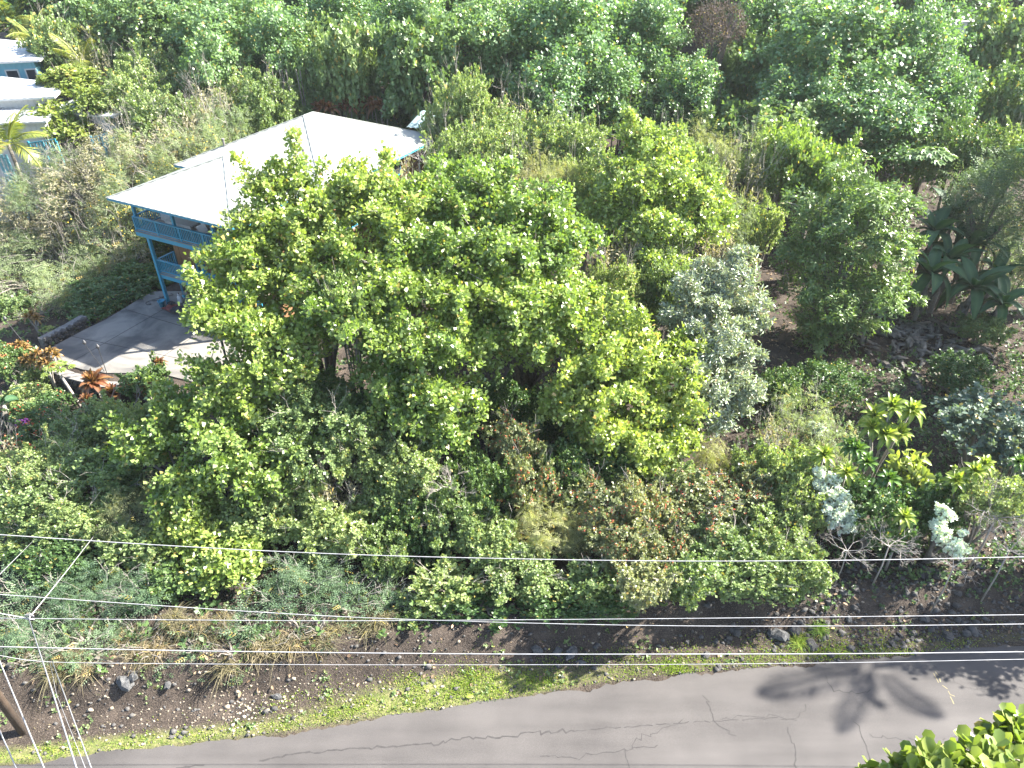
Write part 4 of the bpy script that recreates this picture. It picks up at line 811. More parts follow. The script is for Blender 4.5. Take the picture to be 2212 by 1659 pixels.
# ------------------------------------------------------------------ all other trees and shrubs, far to near
YF = ('yellow', 60, .05, .12, 3, 'flowers')
TABLE = [
 # the forest along the upper edge
 ('hb', 640, 235, 70, 35, 59, 'dark bush in the shade left of the roof peak, under hanging roots'), ('hb', 850, 235, 70, 40, 60, 'dark bush under the tall leaf curtain'), ('hb', 1130, 190, 80, 50, 60, 'dark leafy mass behind the bright layered bough'), ('hb', 1740, 300, 100, 40, 52, 'dark leafy mass under the sparkling tree, left'), ('hb', 1960, 300, 60, 40, 50, 'dark leafy mass under the sparkling tree, right'), ('hb', 1430, 150, 90, 50, 66, 'dark leafy mass behind the withered tree'), ('hb', 540, 160, 90, 50, 64, 'dark leafy mass under the arching boughs'), ('hb', 420, 120, 60, 50, 68, 'dark leafy mass left of the arching boughs'), ('hb', 760, 70, 90, 50, 72, 'dark leafy mass above the drooping tree'), ('hb', 2120, 160, 60, 70, 62, 'dark leafy mass between olive trees and sparkling mass'),  # dark-leaved filler, added so the gaps between lit boughs look dark
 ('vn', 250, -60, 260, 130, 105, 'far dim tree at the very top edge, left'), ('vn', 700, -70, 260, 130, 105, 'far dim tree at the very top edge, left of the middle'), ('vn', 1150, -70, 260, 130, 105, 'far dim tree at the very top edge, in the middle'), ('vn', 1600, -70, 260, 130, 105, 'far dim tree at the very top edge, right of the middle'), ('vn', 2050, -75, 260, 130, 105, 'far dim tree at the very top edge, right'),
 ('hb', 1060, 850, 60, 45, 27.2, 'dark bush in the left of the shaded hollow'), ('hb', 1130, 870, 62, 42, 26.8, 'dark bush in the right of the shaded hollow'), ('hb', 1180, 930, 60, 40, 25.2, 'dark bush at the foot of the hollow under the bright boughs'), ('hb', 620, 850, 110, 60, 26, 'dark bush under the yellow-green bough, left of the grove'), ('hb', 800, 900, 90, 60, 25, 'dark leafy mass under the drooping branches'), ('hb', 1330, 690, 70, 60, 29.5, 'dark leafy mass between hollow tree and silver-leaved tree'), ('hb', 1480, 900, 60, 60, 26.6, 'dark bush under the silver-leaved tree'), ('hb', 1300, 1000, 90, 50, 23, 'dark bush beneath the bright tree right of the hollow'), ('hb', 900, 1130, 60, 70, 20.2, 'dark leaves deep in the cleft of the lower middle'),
 ('fc', 120, -30, 170, 90, 84, 'hazy tree at the top left corner, beyond the yellow-flowered shrub'), ('vn', 420, -40, 170, 90, 84, 'dim tree behind the pale round-headed tree at the top edge'),
 ('fc', 720, -45, 180, 90, 82, 'dim tree at the top edge above the big arching boughs'), ('vn', 1010, -40, 170, 90, 80, 'dim tree at the top edge above the vine curtain'),
 ('fc', 1330, -50, 190, 95, 80, 'dim tree at the top edge left of the withered brown one'), ('vn', 1640, -40, 170, 90, 80, 'dim tree at the top edge right of the withered brown one'),
 ('fc', 1960, -50, 170, 90, 80, 'dim tree at the top edge above the broad glossy tree'),
 ('vn', 330, 45, 115, 75, 70, 'pale green round-headed tree at the top edge, between palm and big arching boughs'), ('vn', 215, 60, 70, 70, 72, 'dark tree between the yellow-flowered shrub and the pale round-headed tree'),
 ('sh', 110, 70, 50, 45, 66, 'shrub dotted with yellow flowers above the light blue house', None, YF),
 ('fc', 500, 45, 130, 75, 66, 'glossy tree with boughs arching left at the top edge, above the white hip roof'), ('fc', 610, 85, 95, 70, 63, 'bright glossy bough mass directly above the rear roof peak'),
 ('fc', 470, 125, 80, 50, 60, 'low bright bough that ends in a point above the rounded shrubs'), ('vn', 660, 165, 55, 70, 60, 'leafy curtain with dark hanging roots left of the roof peak'), ('vn', 745, 130, 70, 90, 60, 'drooping leafy tree straight above the roof peak'),
 ('fc', 735, 25, 95, 60, 67, 'glossy crown at the top edge between arching boughs and the vine curtain'), ('vn', 905, 150, 85, 110, 58, 'tall curtain of drooping leaves right of the roof peak'), ('fc', 890, 40, 95, 70, 64, 'glossy crown above the tall leaf curtain'),
 ('fc', 1060, 75, 120, 90, 62, 'blue-green glossy tree at the top, left of the layered boughs'), ('fc', 1220, 70, 140, 100, 61, 'broad blue-green tree with layered boughs at the top middle'), ('fc', 1190, 185, 95, 60, 55, 'bright layered bough hanging in front of the dark understorey'),
 ('fc', 1385, 70, 120, 85, 63, 'glossy tree left of the withered brown tree, above the dark gap'), ('fc', 1300, 150, 80, 45, 57, 'slanting glossy bough over the dark gap'), ('pu', 1545, 75, 62, 75, 62, 'withered purplish-brown bare tree at the top edge'),
 ('fc', 1500, 165, 75, 34, 57, 'small bough of round leaves below the withered tree'), ('fc', 1660, 60, 100, 85, 65, 'glossy tree right of the withered tree'), ('vn', 1620, 130, 70, 60, 62, 'dark leafy mass right under the withered tree'),
 ('fc', 1800, 100, 165, 110, 58, 'largest glossy tree, sparkling in the upper right'), ('fc', 1960, 130, 120, 110, 57, 'glossy tree right half of the sparkling mass, by the white shed'), ('fc', 1730, 220, 120, 80, 53, 'lower left bough of the sparkling glossy mass'),
 ('fc', 1880, 240, 140, 85, 51, 'lower right bough of the sparkling glossy mass, ending at the bare soil'), ('vn', 1690, 270, 100, 60, 50, 'shaded leafy mass under the sparkling tree'), ('fc', 2040, 215, 75, 60, 53, 'outer right bough of the sparkling mass, pointing at the olive trees'),
 ('vn', 2165, 90, 75, 90, 60, 'olive tree at the right picture edge near the top'), ('vn', 2150, 215, 75, 80, 54, 'dim olive tree below it at the right picture edge'), ('hb', 2090, 300, 75, 55, 47, 'dark shaded bush between the sparkling tree and the right edge'), ('sh', 2190, 320, 50, 50, 45, 'greyish leafy bush at the right edge above the airy tree'),
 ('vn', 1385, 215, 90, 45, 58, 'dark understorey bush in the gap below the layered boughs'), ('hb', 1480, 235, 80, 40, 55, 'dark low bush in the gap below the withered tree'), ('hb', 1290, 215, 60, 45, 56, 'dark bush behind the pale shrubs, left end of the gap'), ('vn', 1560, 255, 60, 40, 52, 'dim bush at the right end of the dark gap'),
 # upper left, round the pale houses
 ('yg', 150, 175, 55, 38, 61, 'yellow-green big-leaved tree against the light blue wall'), ('yg', 215, 225, 55, 42, 57.5, 'yellow-green big-leaved tree over the lean-to roof'), ('yg', 125, 262, 48, 38, 56.5, 'yellow-green big-leaved bush in front of the annex roof'), ('yg', 160, 290, 45, 32, 55, 'dark yellow-green bush below the annex roof'),
 ('dr', 190, 120, 45, 28, 64, 'sparse greyish bush between the roof of the light blue house and the palm'), ('sh', 140, 105, 40, 25, 67, 'pale bush behind the light blue house roof'),
 ('sh', 345, 140, 78, 48, 63, 'round light green crown right of the yellow palm'), ('sh', 290, 200, 80, 55, 58, 'pale green crown above the lean-to roof, right of the yellow-green trees'), ('sh', 400, 175, 70, 50, 60, 'pale green crown under the low bright bough'), ('vn', 255, 140, 45, 50, 66, 'dark slope of leaves behind the yellow palm'),
 ('sh', 360, 235, 85, 50, 55, 'dense light green bush in the middle of the upper left slope'), ('sh', 570, 215, 70, 55, 56, 'rounded pale green bush behind the left slope of the rear roof'), ('sh', 500, 185, 48, 34, 58, 'small round bush left of the rounded pale green bush'),
 ('dr', 455, 215, 50, 50, 55, 'bare-twigged beige bush beside the small round bush'), ('fe', 490, 260, 60, 50, 52, 'feathery bush with dry tips left of the rear roof edge'), ('dr', 385, 275, 75, 40, 52.5, 'dry twiggy bush on the slope left of the rear roof'),
 ('fe', 420, 310, 90, 50, 50, 'yellow-flowered feathery bush along the rear roof edge', None, YF), ('fe', 320, 320, 80, 48, 51, 'feathery bush with grey twigs in the upper left slope'), ('dr', 250, 320, 70, 45, 51, 'grey-beige twiggy bush below the lean-to roof'),
 ('fe', 170, 340, 70, 40, 51, 'feathery bush right of the drooping palm'), ('dr', 190, 385, 85, 45, 49, 'large pale dead-twig bush in the middle of the left slope'), ('fe', 300, 385, 80, 50, 48, 'feathery bush above the front roof corner', None, YF), ('fe', 95, 400, 80, 50, 49, 'pale feathery bush below the drooping palm'),
 ('dr', 60, 450, 75, 45, 48, 'beige twiggy bush at the left edge below the palm'), ('dr', 160, 470, 75, 45, 47.5, 'tall-stemmed dry bush left of the roof corner'), ('fe', 240, 470, 70, 60, 46.5, 'feathery bush touching the front roof corner', None, YF), ('fe', 30, 520, 70, 50, 47, 'feathery bush at the left edge, beneath the beige bush'),
 ('fe', 120, 540, 85, 50, 46, 'grey-green feathery bush in the lower left slope'), ('fe', 215, 560, 70, 60, 45, 'shaded feathery bush left of the balconies'), ('dr', 280, 560, 55, 55, 44.5, 'brownish dry bush in the shade left of the lower balcony'), ('hb', 335, 560, 45, 50, 47, 'dark bush behind the lower balcony', None, None),
 ('fe', 45, 600, 80, 55, 43, 'sunny feathery bush at the left edge above the red torch plants'), ('fe', 135, 625, 75, 55, 41.5, 'grey-green feathery bush by the low stone wall'), ('sh', 30, 680, 55, 50, 40, 'small-leaved bush at the left edge level with the driveway'),
 ('hb', 240, 640, 72, 40, 40.3, 'dark hedge bush with red flowers along the driveway, left end', None, ('orange', 14, .05, .05, 3, 'flowers')), ('hb', 300, 605, 60, 38, 42.3, 'dark hedge bush along the driveway, end near the house', None, ('orange', 8, .05, .05, 3, 'flowers')), ('hb', 205, 675, 45, 26, 38.6, 'low dark hedge tip with red flowers near the driveway edge', None, ('orange', 8, .05, .05, 3, 'flowers')),
 ('dr', 100, 690, 50, 30, 39.5, 'dry grassy bush above the low stone wall'),
 ('dr', 130, 365, 55, 30, 50, 'grey twig bush right under the drooping palm'),
 ('dr', 225, 430, 60, 40, 48, 'bleached twig bush left of the front roof corner'),
 ('dr', 340, 350, 55, 35, 50, 'bleached twig bush above the front roof'),
 ('dr', 280, 275, 55, 30, 53, 'pinkish twig bush beside the lean-to roof'),
 ('dr', 100, 480, 60, 40, 47.6, 'brownish twig bush in the middle of the left slope'),
 ('dr', 430, 255, 50, 35, 53, 'bare-topped twig bush left of the rear roof peak'),
 ('dr', 20, 410, 55, 40, 49.5, 'beige twig bush at the left edge below the white railing'),
 # right of the roof
 ('sh', 1005, 192, 66, 45, 50.0, 'pale small-leaved bush below the tall leaf curtain'), ('sh', 960, 245, 50, 42, 49.6, 'pale small-leaved bush beside the green shed'), ('dr', 1110, 232, 58, 40, 51, 'grey dead-twig bush in front of the layered boughs'), ('sh', 1060, 265, 70, 45, 49, 'pale bush between shed and dead-twig bush'),
 ('sh', 985, 320, 75, 55, 44, 'pale rounded bush at the right corner of the teal house roof'), ('sh', 1080, 310, 75, 50, 44.5, 'pale rounded bush right of that at the roof corner, under the dead-twig bush'), ('dr', 905, 362, 48, 34, 42, 'bleached bare bush against the right wall of the teal house'), ('sh', 1165, 290, 75, 55, 46, 'light bush below the bright layered bough'),
 ('sh', 1250, 300, 75, 50, 45, 'light bush left of the leaf spire'), ('dr', 1120, 365, 60, 40, 39.5, 'pinkish dry bush above the grove middle'), ('fp', 1185, 360, 60, 50, 38.5, 'wispy pale yellow-green feathery bush above the grove middle'), ('sh', 1265, 380, 60, 55, 39, 'bush between wispy feathery bush and leaf spire tree'),
 ('sh', 1450, 310, 65, 50, 43, 'bush right behind the leaf spire'), ('fp', 1530, 295, 62, 42, 45, 'feathery bush with pale dry tips at the edge of the dark gap'), ('sh', 1510, 370, 60, 50, 41, 'green bush right of the leaf spire tree'), ('dr', 1600, 375, 62, 58, 42, 'grey-brown seed-laden bush right of the leaf spire tree'),
 ('fe', 1610, 310, 55, 40, 44, 'shaded feathery bush above the grey-brown seed bush'), ('cl', 1690, 320, 62, 58, 44, 'bright round-leaved young tree below the sparkling mass'), ('cl', 1775, 335, 66, 46, 43, 'round-leaved young tree between sparkling mass and the mango tree'), ('fe', 1570, 470, 55, 55, 39, 'feathery bush below the grey-brown seed bush'),
 ('dr', 1545, 530, 55, 48, 37, 'greyish wispy bush above the silver-leaved tree'), ('sh', 1640, 490, 45, 60, 40, 'dark-centred bush left of the mango tree'), ('sh', 1410, 560, 75, 45, 32.5, 'light green bush under the leaf spire tree'), ('sh', 1330, 600, 60, 50, 31, 'light bush between grove middle and silver-leaved tree'), ('sh', 1445, 605, 55, 45, 31.5, 'bush touching the left of the silver-leaved tree'),
 ('dr', 1320, 545, 45, 35, 32.5, 'small dead-twig bush in the grove right of the middle'), ('sh', 740, 620, 50, 40, 25.5, 'small-leaved patch of bush growing inside the grove left of middle'),
 # right side
 ('mg', 1790, 470, 90, 85, 38, 'upper left half of the mango tree'), 
 ('iw', 2160, 400, 100, 75, 41, 'airy blue-green tree at the right edge, upper tiers'), ('iw', 2160, 500, 66, 60, 41.5, 'dim airy olive tree at the right edge behind the bananas'), ('iw', 2205, 590, 40, 66, 39, 'shaded airy tree at the right edge beside the banana leaves'),
 ('bl', 2130, 925, 85, 70, 24.5, 'blue-green shrub on the slope at the right edge'), ('bl', 2195, 990, 50, 55, 22.5, 'smaller blue-green shrub below it at the right edge'),
 ('sh', 1720, 1000, 70, 60, 22, 'light shrub left of the white-leaved shrub, on the slope'), ('dr', 1680, 925, 40, 35, 24.5, 'wispy grey shrub right below the silver-leaved tree'), ('fe', 1740, 880, 60, 50, 26, 'wispy shaded shrub on the slope right of the silver-leaved tree'), ('fp', 1540, 960, 32, 26, 23.6, 'small fuzzy yellowish bush under the silver-leaved tree'),
 ('fe', 1800, 930, 55, 40, 24.6, 'low feathery plant near the pale flower cluster on the slope'), ('hb', 1690, 830, 45, 40, 29, 'dark weed clump right of the silver-leaved tree foot'), ('hb', 1790, 815, 65, 30, 29.5, 'dark weed clump on the slope under the mango tree'), ('hb', 2080, 800, 60, 35, 30.5, 'green weed clump among the dead banana leaves'),
 ('sh', 2130, 700, 45, 28, 35, 'small green weed clump right of the banana plants'),
 ('yg', 1955, 1030, 42, 62, 21.3, 'bright fern-like bush between the rosette plants'), ('hb', 1900, 1080, 85, 55, 20, 'dark green fern bush right of the white-leaved shrub'), ('hb', 2030, 1075, 70, 45, 20.5, 'dark green bush between rosette plants and mint-white shrub'), ('sh', 2150, 1060, 70, 50, 20, 'light green bush behind the bare branches at the right edge'),
 # middle and lower left
 ('sh', 690, 890, 120, 90, 23.2, 'large grey-green small-leaved bush in the lower left of the grove'), ('sh', 610, 940, 60, 50, 22.5, 'small grey-green bush left of the large small-leaved one'), ('sh', 770, 960, 60, 48, 21.9, 'grey-green bush right below the large small-leaved one'),
 ('sh', 190, 930, 85, 50, 26, 'sprawling light bush below the orange bromeliads'), ('sh', 260, 900, 75, 42, 26.4, 'sprawling bush with long bare shoots right of the bromeliads'), ('sh', 100, 1010, 95, 55, 23.3, 'sprawling light bush at the lower left'), ('sh', 210, 1040, 95, 55, 22.3, 'light bush below the sprawling ones, left of the low round-leaved tree'),
 ('sh', 60, 1090, 85, 55, 21.3, 'light bush at the left edge above the topmost cable', None, ('orange', 20, .03, .05, 3, 'flowers')), ('sh', 165, 1130, 85, 50, 20.4, 'light bush over the topmost cable, lower left'), ('sh', 45, 1180, 65, 40, 19.9, 'bush cut by the topmost cable at the left edge'), ('dr', 10, 990, 40, 55, 24.3, 'whitish twiggy bush at the left edge beside the garden path'),
 ('fp', 300, 1105, 75, 48, 20.3, 'pale feathery bush left of the round-leaved branch, above the topmost cable'), ('sh', 300, 1180, 80, 50, 19.4, 'bush under the topmost cable, left of the dark round-leaved bush'), ('cl', 490, 1200, 80, 72, 18.9, 'darker green round-leaved bush below the topmost cable'), ('cl', 410, 1120, 66, 56, 20, 'round-leaved bush at the topmost cable, left of centre'),
 ('sh', 560, 1110, 85, 60, 20.3, 'bright small-leaved bush touching the topmost cable left of centre'), ('sh', 720, 1130, 85, 60, 19.8, 'bright small-leaved bush in the lower middle, left of the dark cleft'), ('dr', 735, 1045, 55, 42, 21, 'pinkish-brown drying bush in the lower middle'), ('sh', 650, 1060, 66, 50, 20.8, 'green bush left of the pinkish-brown drying bush'),
 ('sh', 840, 1060, 60, 55, 20.8, 'light bush right of the pinkish-brown drying bush'), ('sh', 880, 990, 72, 48, 21.6, 'shaded green bush under the drooping branch point'), ('sh', 830, 1200, 55, 75, 18.9, 'light bush hanging left of the dark cleft'), ('sh', 980, 1110, 66, 60, 19.8, 'light bush under the bare grey twigs'),
 ('sh', 1060, 1160, 72, 60, 19.1, 'light bush right of the dark cleft'), ('fp', 1175, 1110, 75, 45, 19.7, 'pale drooping feathery bush at the lower centre'), ('fp', 1240, 1120, 50, 42, 19.8, 'pale drooping feathery bush beside the red berries'), ('sh', 1120, 1240, 75, 60, 18, 'light bush below the pale drooping feathery one'),
 ('sh', 970, 1260, 72, 50, 17.7, 'bright bush over the dirt bank, right of the dark cleft'), ('hb', 1040, 1320, 80, 40, 17.1, 'low green bush trailing over the dirt bank at the centre'), ('sh', 900, 1330, 70, 40, 16.9, 'low leafy bush on the bank left of centre'), ('hb', 920, 1200, 50, 60, 19.4, 'dark leafy mass inside the cleft'),
 ('hb', 1010, 1010, 60, 50, 21.9, 'dark leafy bush in the shade of the drooping branch point'), ('be', 1110, 940, 55, 50, 22.9, 'shaded bush with dull red berries at the foot of the hollow'), ('be', 1150, 1020, 60, 55, 21.4, 'brownish berry bush below the hollow'), ('hb', 1060, 1060, 55, 60, 20.9, 'dark bush left of the brownish berry bush'),
 ('hb', 1215, 1010, 60, 60, 22.2, 'dark bush under the bright tree right of the hollow'),
 ('be', 1300, 1080, 75, 60, 20.4, 'red-berried bush right of the pale feathery ones'), ('be', 1390, 1090, 70, 66, 20.4, 'red-berried bush at the lower middle, its left flank berry-laden'), ('be', 1510, 1090, 85, 60, 20.6, 'broad red-berried bush left of the light slope shrub'), ('be', 1600, 1060, 70, 50, 21.3, 'pale-topped berry bush below the silver-leaved tree'),
 ('be', 1340, 1180, 66, 70, 18.9, 'red-berried bush crossing the topmost cable right of centre'), ('be', 1430, 1170, 60, 50, 19, 'berry bush crossing the topmost cable, second from its left'), ('sh', 1480, 1040, 55, 35, 21.8, 'light bush above the broad red-berried one'), ('sh', 1640, 1000, 50, 45, 22.6, 'light bush at the foot of the silver-leaved tree'),
 ('sh', 1560, 1180, 80, 55, 19, 'bright green bush crossing the topmost cable, right of the berries'), ('sh', 1670, 1140, 75, 60, 19.6, 'bright bush under the white-leaved shrub'), ('sh', 1730, 1090, 50, 50, 20.3, 'light bush left of the dazzling white shrub'), ('sh', 1600, 1250, 95, 55, 17.8, 'bright green bush over the bank near its right end'),
 ('sh', 1710, 1230, 70, 70, 18.2, 'last bright green bush of the hedge before the rubble slope'), ('sh', 1270, 1260, 62, 50, 17.6, 'bush over the bank between centre and berries'), ('hb', 1190, 1310, 60, 34, 17.1, 'low dark bush with large heart leaves on the bank'), ('hb', 1300, 1320, 66, 26, 16.9, 'low dark green ferny bush on the bank right of centre'),
 # feathery bushes along the road bank, lower left
 ('fe', 680, 1240, 85, 50, 18, 'grey-green feathery bush left of the dark cleft, below the topmost cable'), ('fe', 740, 1300, 66, 40, 17.2, 'grey-green feathery bush on the bank above the second cable'), ('fe', 600, 1290, 70, 45, 17.2, 'feathery bush right of the round-leaved dark bush'), ('fe', 540, 1370, 72, 45, 16.2, 'feathery bush on the bank crossed by the fourth cable'),
 ('fe', 650, 1370, 60, 40, 16.2, 'feathery bush at the right end of the bank row'), ('fe', 420, 1410, 70, 45, 15.6, 'lowest feathery bush in the middle of the bank row'), ('fe', 510, 1440, 45, 28, 15.2, 'small feathery bush hanging over the dirt'), ('fe', 190, 1400, 75, 60, 15.6, 'sunny feathery bush near the wire junction'),
 ('fe', 90, 1370, 75, 60, 16, 'feathery bush behind the wire junction'), ('fe', 200, 1290, 85, 45, 17.3, 'shaded feathery bush above the second cable at the left'), ('fe', 60, 1270, 70, 50, 17.8, 'shaded feathery bush at the left edge under the topmost cable'), ('fe', 320, 1290, 70, 45, 17.2, 'shaded feathery bush in the left of the bank row'),
 ('fe', 300, 1390, 55, 40, 15.8, 'feathery bush among dry grass on the bank'), ('fe', 20, 1440, 50, 45, 15.2, 'dark feathery bush beside the timber pole'), ('hb', 400, 1250, 75, 45, 18, 'dark leafy mass under the round-leaved bush'), ('hb', 130, 1215, 85, 45, 18.9, 'dark leafy mass at the left under the topmost cable'), ('fe', 830, 1290, 50, 40, 17.4, 'feathery wisp at the foot of the dark cleft'),
 ('fe', 230, 1445, 75, 42, 15.2, 'feathery bush drooping over the dirt bank, left of the dry grass'), ('fe', 340, 1440, 62, 40, 15.2, 'feathery bush drooping over the dirt bank, in the dry grass'), ('fe', 110, 1450, 70, 45, 15., 'feathery bush under the wire junction, lowest at the left'), ('fe', 590, 1430, 52, 38, 15.6, 'feathery bush over the bank, right of the lowest middle one'), ('fe', 460, 1400, 55, 40, 15.8, 'feathery bush between the lowest ones and the round-leaved bush'), ('fe', 690, 1385, 50, 36, 16., 'last feathery bush of the bank row before bare dirt'),
 # lower left garden
 ('hb', 100, 890, 60, 34, 28, 'garden bush with orange-red blossoms below the driveway wall', None, ('orange', 45, .05, .08, 3, 'flowers')), ('hb', 75, 950, 50, 42, 26, 'bougainvillea bush with orange-red blossoms at the garden path', None, ('orange', 70, .05, .08, 4, 'flowers')), ('sh', 60, 860, 50, 36, 29.3, 'light garden bush below the croton plants', None, ('orange', 16, .05, .08, 3, 'flowers')),
 ('hb', 300, 820, 42, 28, 29.5, 'dark weed bush right of the torches at the driveway edge'), ('hb', 330, 800, 30, 26, 30, 'greyish twiggy weed beside the red bromeliad at the driveway'), ('sh', 75, 800, 36, 26, 31.6, 'bright green bush under the croton plants'), ('hb', 20, 780, 45, 40, 32.2, 'reddish-green garden bush at the left edge', None, ('orange', 40, .06, .08, 3, 'flowers')),
]
BE = ('red', 230, .021, .035, 5, 'berries')
for row in TABLE:
    sp, u, v, rx, ry, Y, label = row[:7]; grp = row[7] if len(row) > 7 else None; fl = row[8] if len(row) > 8 else (BE if sp == 'be' else None)
    if label == 'upper left half of the mango tree': continue
    if sp == 'fe' and Y < 19: sp = 'fb'  # bank rows take the leaf colour with half shade put in
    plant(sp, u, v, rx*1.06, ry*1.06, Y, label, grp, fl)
lump_tree([(1360, 1265, 34, 16.4), (1400, 1270, 36, 16.2), (1430, 1255, 30, 16.4), (1390, 1300, 26, 16.3), (1385, 1235, 34, 17.0)], 'berry bush low over the bank, its boughs reaching towards the road', (4.0, 17.4), 'be', name='berry_bush', cat='berry bush', seed=41, sub=4, sprays=4)
lump_tree([(1475, 1265, 36, 16.6), (1510, 1250, 40, 16.6), (1450, 1285, 26, 16.6), (1500, 1290, 28, 16.6), (1490, 1225, 36, 17.2)], 'bright green bush over the bank, left of the last ones, leaning to the road', (5.6, 17.6), 'sh', name='leafy_shrub', cat='shrub', seed=42, sub=4, sprays=4)
lump_tree([(1775, 1020, 15, 21), (1795, 1035, 17, 20.8), (1770, 1045, 12, 20.8), (1785, 1068, 20, 20.3), (1815, 1075, 20, 20.2), (1800, 1100, 24, 19.9), (1835, 1105, 18, 19.8), (1825, 1130, 22, 19.6), (1848, 1138, 10, 19.6), (1800, 1130, 12, 19.6)],
  'dazzling white-leaved shrub right of the hedge, largest white patch', None, 'wh', name='white_leaf_shrub', cat='shrub', seed=31, sub=4, sprays=3)
lump_tree([(2035, 1100, 14, 19.4), (2050, 1112, 12, 19.3), (2025, 1130, 15, 19.1), (2035, 1155, 17, 18.8), (2055, 1170, 18, 18.6), (2075, 1185, 15, 18.4), (2080, 1150, 8, 18.8), (2065, 1195, 11, 18.3)],
  'pale mint-white shrub left of the bare branches at the right', None, 'wh', name='white_leaf_shrub', cat='shrub', seed=32, sub=4, sprays=3)
lump_tree([(1758, 920, 10, 25.1), (1772, 925, 9, 25), (1765, 935, 8, 24.9)], 'small pale blue-white flower cluster on the slope', None, 'wh', name='white_leaf_shrub', cat='shrub', seed=33, sub=3, sprays=2)
lump_tree([(1850, 420, 80, 37), (1770, 460, 70, 37), (1920, 440, 60, 37), (1850, 520, 95, 36), (1760, 560, 70, 36), (1930, 540, 55, 36), (1780, 640, 72, 35), (1870, 630, 75, 35), (1760, 720, 42, 34.5), (1840, 700, 45, 34.5), (1700, 540, 36, 37), (1930, 620, 36, 35)],
  'rounded mango tree with yellowish sunlit right flank, left of the bananas', (17.6, 35.4), 'mg', name='mango_tree', bark='bark', seed=21, gap=1.15, sub=4, sprays=3)
lump_tree([(1560, 590, 62, 29), (1510, 640, 58, 28), (1600, 660, 50, 28.5), (1540, 720, 72, 27), (1480, 690, 45, 27.4), (1600, 760, 45, 27), (1530, 810, 66, 25.8), (1600, 840, 48, 25.6), (1550, 890, 48, 25), (1470, 760, 45, 26.5), (1620, 700, 34, 28)],
  'silver-leaved tree with long pale glossy leaves, right of the grove', (7.6, 27.2), 'sv', name='silver_leaf_tree', bark='bark', seed=22, sub=4, sprays=5)
# ------------------------------------------------------------------ single-leaf plants: palms, bananas, rosettes
def leaf_blade(name, mat, L, W, droop, curl=.25, n=9, fold_=.18, tatter=0., seed=0, tip=.5, mid=.35):
    r = np.random.default_rng(seed); V, T = [], []
    for i in range(n):
        s = i/(n-1); y = L*s*(1-droop*.35*s); z = L*(.25*s-droop*s*s*.75); w_ = W*(math.sin(math.pi*min(1, s*.86+.14))**.6)*(1 if s < .8 else max(.04, (1-s)/.2)**tip)
        for j, q in enumerate((-1, -.5, 0, .5, 1)):
            V.append((q*w_/2*(1+r.normal(0, tatter)), y+r.normal(0, tatter*.3), z+fold_*w_*abs(q)-curl*w_*q*q+r.normal(0, tatter*.05))); T.append(.3*r.random()+(mid*2 if j == 2 else 0))
    I = np.arange(n*5).reshape(n, 5); F = np.stack([I[:-1, :-1], I[:-1, 1:], I[1:, 1:], I[1:, :-1]], -1).reshape(-1, 4)
    return npmesh(name, np.array(V), [F], M[mat], np.clip(T, 0, 1), smooth=True)
def frond_mesh(L, seed, droop=.9, mat='pa'):
    r = np.random.default_rng(seed); n = 46; s = np.linspace(.12, 1, n); y = L*s*(1-.25*droop*s); z = L*(.35*s-.62*droop*s*s)
    P = np.stack([np.zeros(n), y, z], -1); tang = nrm(np.gradient(P, axis=0)); pos, d, nn, ln = [], [], [], []
    for sg in (-1, 1):
        q = nrm(np.stack([np.full(n, sg*1.), np.zeros(n), np.full(n, -.35)], -1)+tang*.75+r.normal(0, .08, (n, 3))); pos.append(P); d.append(q); nn.append(nrm(np.cross(q, tang)*-sg+[0, 0, .4])); ln.append(L*.30*np.sin(np.pi*(.15+.8*s))*r.uniform(.85, 1.1, n))
    pos, d, nn, ln = map(np.concatenate, (pos, d, nn, ln)); V, F, m = leaves('blade', pos, d, nn, ln, np.full(len(pos), L*.16))
    k = len(V); R = []
    for p in P[::5]: R += [p+[-.02, 0, 0], p+[.02, 0, 0], p+[0, 0, .02]]
    nb = len(P[::5]); F2 = []
    for i in range(nb-1):
        for a, b in ((0, 1), (1, 2), (2, 0)): F2.append((k+i*3+a, k+i*3+b, k+i*3+3+b, k+i*3+3+a))
    return npmesh('frond', np.concatenate([V, np.array(R)]), [F, np.array(F2)], M[mat], np.concatenate([np.repeat(r.random(len(pos)), m), np.full(len(R), .9)]))
FR = [frond_mesh(1., i, dr) for i, dr in enumerate((.5, .8, 1.1))]
def palm(p, H_, L, n, label, seed, lean=(0, 0), elev=(.9, -.2)):
    r = random.Random(seed); t = thing('coconut_palm', label, 'palm', p); top = Vector((lean[0], lean[1], H_))
    MB().tube([(0, 0, -.1), top*.5+Vector((lean[0]*.1, 0, 0)), top], [.17, .13, .11], 8).build('trunk', M['bark'], t, True)
    for i in range(n):
        e = elev[0]+(elev[1]-elev[0])*i/(n-1); o = link('frond', FR[min(2, int(3*i/n))], t, top, (e, r.uniform(-.2, .2), i*2.4+seed), (L*r.uniform(.85, 1.1),)*3); 
    return t
def palm_px(u, v, Y, L, n, label, seed, **k): q = at_y(u, v, Y); zg = gz(q[0], q[1]); return palm((q[0], q[1], zg), q[2]-zg, L, n, label, seed, **k)
palm_px(18, 312, 50.5, 3.4, 14, 'drooping coconut palm at the left edge below the annex', 3); palm_px(178, 135, 65, 3.0, 11, 'yellow-tinged young palm right of the light blue house', 8)
palm_px(25, 55, 76, 4.0, 13, 'palm at the top left corner with yellowish fronds', 5); palm_px(235, 105, 69, 3.4, 10, 'dim palm behind the yellow-tinged one', 6); palm_px(75, 85, 72, 3.2, 10, 'small palm above the roof of the light blue house', 12)
palm((33.0, 20.0, gz(33.0, 20.0)), 15.2, 3.1, 11, 'tall coconut palm beside the road, outside the right edge, whose shadow lies on the asphalt', 2, lean=(-1.6, .2))
